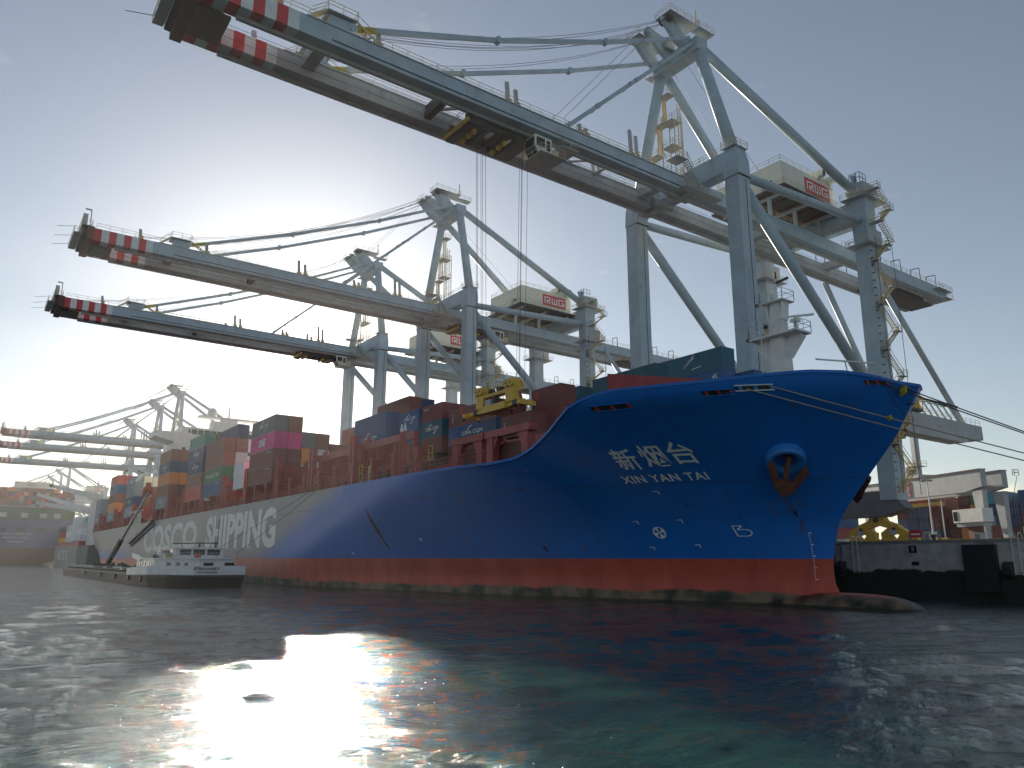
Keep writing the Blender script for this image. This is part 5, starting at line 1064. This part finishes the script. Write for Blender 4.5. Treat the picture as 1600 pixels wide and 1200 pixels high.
for i, (tx, w, z, h) in enumerate((('COSCO SHIPPING', 17, 19.2, 1.6), ('PANAMA CANAL', 15, 17.0, 1.4), ('HONG KONG', 9, 14.2, 1.6))):
    text_obj('stern_name', tx, lambda u, v: (-.4, 2+w/2-u*w, z+v*h), 'marking_white', hl)
b = MB(); b.box((60, -15, 38), (75, 8, 60), 'house_cream'); b.box((59.8, -6, 57), (60, 0, 58.6), 'galvanised'); fb('superstructure')
cols = ['brown', 'maroon', 'orange', 'brown', 'maroon', 'navy', 'red', 'brown', 'grey', 'teal', 'maroon', 'orange']
body, frn, dor = cont_meshes(12.19, 2.6)
for r in range(23):
    for t in range(5):
        if random.random() < .05 and t == 4: continue
        c = random.choice(cols); w_ = empty('shipping_container', (0, 0, 0), None, 'shipping container', 'containers on the distant blue ship'); p = FO+fd*14+fr_*(-(28.3-r*2.5))
        w_.location = (p.x, p.y, 37.8+t*2.62); w_.rotation_euler.z = math.atan2(-fd.y, -fd.x)
        w_['label'] = f"{c} container in the distant stern stack, {ORD[t]} layer, {['leftmost','second from left','third from left'][r] if r<3 else str(r+1)+'th column from left'}"
        link('body', body, w_, tuple(v*random.uniform(.8, 1.2) for v in CC[c])); link('end_panel', frn, w_, CC[c])
# ------------------------------------------------------------ terminal yard at the right
YB = 'containers stacked in the terminal yard'
ycols = [(-56.9, 100, ['cream', 'maroon', 'blue', 'maroon', 'red']), (-54.4, 100, ['white', 'maroon', 'navy', 'navy', 'red']), (-51.9, 100, ['white', 'navy', 'navy', 'blue', 'red']), (-49.4, 100, ['maroon', 'navy', 'dark_red', 'dark_red', 'brown']), (-46.9, 104, ['brown', 'brown', 'maroon']), (-44.4, 104, ['orange', 'brown', 'navy']), (-43.0+.6, 100, ['brown', 'orange', 'darkgrey', 'dark_red', 'maroon']), (-39.9, 100, ['maroon', 'navy', 'navy', 'orange', 'green']), (-37.4, 100, ['maroon', 'navy', 'grey', 'navy', 'cyan']), (-34.9, 100, ['cream', 'maroon', 'blue', 'navy', 'grey']), (-32.4, 100, ['cream', 'maroon', 'navy', 'navy']), (-29.9, 100, ['grey', 'cream', 'maroon', 'navy', 'blue']), (-27.4, 100, ['maroon', 'cream', 'navy', 'white', 'green']), (-24.9, 100, ['blue', 'maroon', 'navy', 'orange']), (-22.4, 100, ['maroon', 'navy', 'grey', 'red'])]
for ci, (x, y, cl_) in enumerate(ycols):
    for t, c in enumerate(cl_):
        if c is None: continue
        container(x, y+12.19, 6.25+t*2.62, 12.19, 2.6, c, f"{c.replace('_', ' ')} container, {ORD[t]} layer of the {['leftmost','second','third','fourth','fifth','sixth','seventh','eighth','ninth','tenth','eleventh','twelfth','thirteenth','fourteenth','fifteenth'][ci]} yard column from the left", YB, None, (ci+t) % 3 != 0, -math.pi/2)
for ci, (x, y, cl_) in enumerate([(-62, 70, ['pink', 'pink']), (-59.3, 70, ['navy', 'maroon', 'blue']), (-56.5, 72, ['white']), (-46, 84, ['white']), (-40, 84, ['brown']), (-34, 90, ['brown', 'maroon'])]):
    for t, c in enumerate(cl_): container(x, y+12.19, 6.25+t*2.62, 12.19, 2.6, c, f"{c.replace('_', ' ')} container low before the yard stacks, {ORD[t]} layer, {['first','second','third','fourth','fifth','sixth'][ci]} from the left", YB, None, True, -math.pi/2)
# portal crane over the yard
pc = empty('yard_portal_crane', (-27.3, 76.5, 6.2), 'grey twin beam portal crane over the container yard at right', 'portal crane'); pc.rotation_euler.z = math.atan2(.423, -.906)
b_ = None
# local x runs to the left in the photo along the beams, local -y is landward
for k, (y0, xs) in enumerate(((0, 0), (-5.8, 1.0))):
    b = MB(); b.loft([[(x, y0-1.3, z0), (x, y0+.0, z0), (x, y0+.0, 15.8), (x, y0-1.3, 15.8)] for x, z0 in ((xs+0, 12.4), (xs+5, 11.6), (xs+44, 11.6), (xs+48, 12.4))], 'crane_grey'); b.box((xs, y0-1.5, 15.8), (xs+48, y0+.2, 15.95), 'rust_red_beam'); gd = b.build('main_girder', pc)
    if k == 0: logo_rwg(gd, (28.2, y0+.02, 12.0), (-1, 0, 0), (0, 0, 1), 8.0, 3.2, (0, 0, 0))
    for x, nme in ((xs+.2, 'leg'), (xs+42, 'leg')):
        b = MB(); b.loft([[(x+o, y0-1.2, z), (x+o, y0-.1, z), (x+o+w, y0-.1, z), (x+o+w, y0-1.2, z)] for o, w, z in ((.3, .9, .6), (0, 2.6, 11.7))], 'crane_grey'); b.build(nme, pc)
for x in (.2, 42):
    b = MB(); b.box((x-.2, -7.6, 1.0), (x+1.6, .4, 2.0), 'crane_grey')
    for y in (-6.6, -.6): b.tube((x+.7, y-.6, .45), (x+.7, y+.6, .45), .45, 'dark_steel', 12)
    b.build('travel_beam', pc)
b = MB(); b.box((17, -6.0, 15.95), (28, .0, 16.6), 'crane_grey'); b.box((22, -4, 16.6), (27, -1, 18.6), 'crane_grey'); b.rail([(17, 0, 16.6), (28, 0, 16.6)], 'galvanised', 1.1, 1.6, .05); b.beam((19.6, -2, 16.6), (19.6, -2, 25.5), 1.2, 1.2, 'crane_grey'); b.deck((18.2, -3.4, 18.6), (21.6, -.4, 18.6)); b.box((15, -4, 9.8), (26, -2, 10.5), 'safety_yellow'); b.build('crane_trolley', pc)
b = MB(); b.box((-2.4, .5, 5.4), (5.2, 2.9, 8.0), 'ship_white'); b.box((4.0, 2.9, 5.8), (5.0, 2.96, 7.6), 'glass_dark'); b.box((-2.0, .6, 4.6), (4.8, 2.6, 5.4), 'crane_grey'); b.box((0, .8, 1.4), (2.6, 2.0, 4.6), 'rust_red_beam'); b.build('electrical_house', pc)
b = MB(); b.rail([(-.6, -7.4, 14.5), (-1.6, -7.4, 14.5), (-1.6, -6, 14.5)], 'dark_steel', 1.2, 1, .05); b.path([(-1.6, -7, 14.6), (1, -7, 8)], .05, 'dark_steel', 5); b.build('access_ladder', pc)
# lamp posts on the apron
for i, (x, y, h) in enumerate(((-10.0, 18, 8.4), (-20.9, 45, 7.9))):
    r = empty('lamp_post', (x, y, 6.2), ['taller white lamp post on the quay, left of the pair', 'slimmer white lamp post on the quay, right of the pair'][i], 'lamp post', 'lamp posts on the quay')
    b = MB(); b.tube((0, 0, 0), (0, 0, h), .13, 'ship_white', 10, .07); b.build('pole', r)
    b = MB(); b.beam((-.45, 0, h), (.45, 0, h+.05), .12, .1, 'galvanised'); b.box((-.65, -.2, h-.12), (-.3, .2, h+.05), 'galvanised'); b.box((.3, -.2, h-.12), (.65, .2, h+.05), 'galvanised'); b.build('lamp_head', r)
# low vehicles and gear on the apron
def agv(x, y, rot, col, lab):
    r = empty('terminal_vehicle', (x, y, 6.22), lab, 'terminal vehicle', 'terminal vehicles on the apron'); r.rotation_euler.z = rot
    b = MB(); b.box((-6.5, -1.4, .75), (6.5, 1.4, 1.35), col); b.box((-7.2, -1.3, .5), (-6.5, 1.3, 1.6), col); b.box((6.5, -1.3, .5), (7.2, 1.3, 1.6), col)
    b.box((-1.2, -1.3, .4), (1.2, 1.3, .75), 'dark_steel'); b.build('chassis', r)
    for q in (-4.6, 4.6):
        for s_ in (-1, 1): b = MB(); b.tube((q, s_*.8, .62), (q, s_*1.35, .62), .62, 'black_paint', 18); b.tube((q, s_*1.36, .62), (q, s_*1.38, .62), .3, col, 12); b.build('wheel', r)
for x, y, rot, lab in ((-28, 58, .1, 'yellow flat container carrier left of the portal crane leg'), (-14, 44, 0, 'yellow flat container carrier near the right ladder'), (-44, 30, 0, 'yellow flat container carrier behind the crane bogies')): agv(x, y, rot, 'safety_yellow', lab)
for i, (x, y, col, nm_, lab, cat) in enumerate(((-14.5, 22, 'safety_yellow', 'equipment_cabinet', 'yellow equipment cabinet beside the left lamp post', 'cabinet'), (-12.3, 22, 'ship_white', 'equipment_cabinet', 'white equipment cabinet beside the left lamp post', 'cabinet'), (-17.4, 30, 'galvanised', 'equipment_cabinet', 'grey equipment cabinet between lamp post and yard', 'cabinet'), (-9.2, 30, 'house_cream', 'equipment_cabinet', 'cream equipment cabinet right of the lamp posts', 'cabinet'))):
    r = empty(nm_, (x, y, 6.22), lab, cat, 'equipment cabinets on the apron'); b = MB(); b.box((-.7, -.4, .1), (.7, .4, 1.7), col); b.box((-.8, -.5, 0), (.8, .5, .1), 'dark_steel'); b.box((-.8, -.5, 1.7), (.8, .5, 1.78), col); b.build('cabinet_body', r); b = MB(); b.box((-.6, -.44, .2), (-.03, -.4, 1.6), 'galvanised' if col != 'galvanised' else 'ship_white'); b.box((.03, -.44, .2), (.6, -.4, 1.6), col); b.build('cabinet_door', r)
r = empty('warning_sign', (-11.3, 16, 6.22), 'red and white warning sign board beside the lamp post', 'sign'); b = MB(); b.beam((-.5, 0, 0), (-.5, 0, 1.2), .08, .08, 'galvanised'); b.beam((.5, 0, 0), (.5, 0, 1.2), .08, .08, 'galvanised'); b.build('post', r); b = MB(); b.box((-.8, -.06, .9), (.8, -.02, 1.8), 'logo_red'); b.box((-.6, -.08, 1.2), (.6, -.062, 1.42), 'marking_white'); b.build('board', r)
# ------------------------------------------------------------ haze
def haze():
    b = MB(); mat('haze', (1, 1, 1)); b.box((-9600, -9600, -5), (9600, 9600, 118), 'haze'); o = b.build('haze'); tag(o, kind='stuff')
    m = MATS['haze']; t = m.node_tree; t.nodes.clear(); v = t.nodes.new('ShaderNodeVolumePrincipled'); v.inputs['Color'].default_value = (1, .965, .93, 1); v.inputs['Density'].default_value = .00014; v.inputs['Anisotropy'].default_value = .55
    ou = t.nodes.new('ShaderNodeOutputMaterial'); t.links.new(v.outputs[0], ou.inputs['Volume'])
haze()
print('objects', len(bpy.data.objects), 'polys', sum(len(o.data.polygons) for o in bpy.data.objects if o.type == 'MESH'))
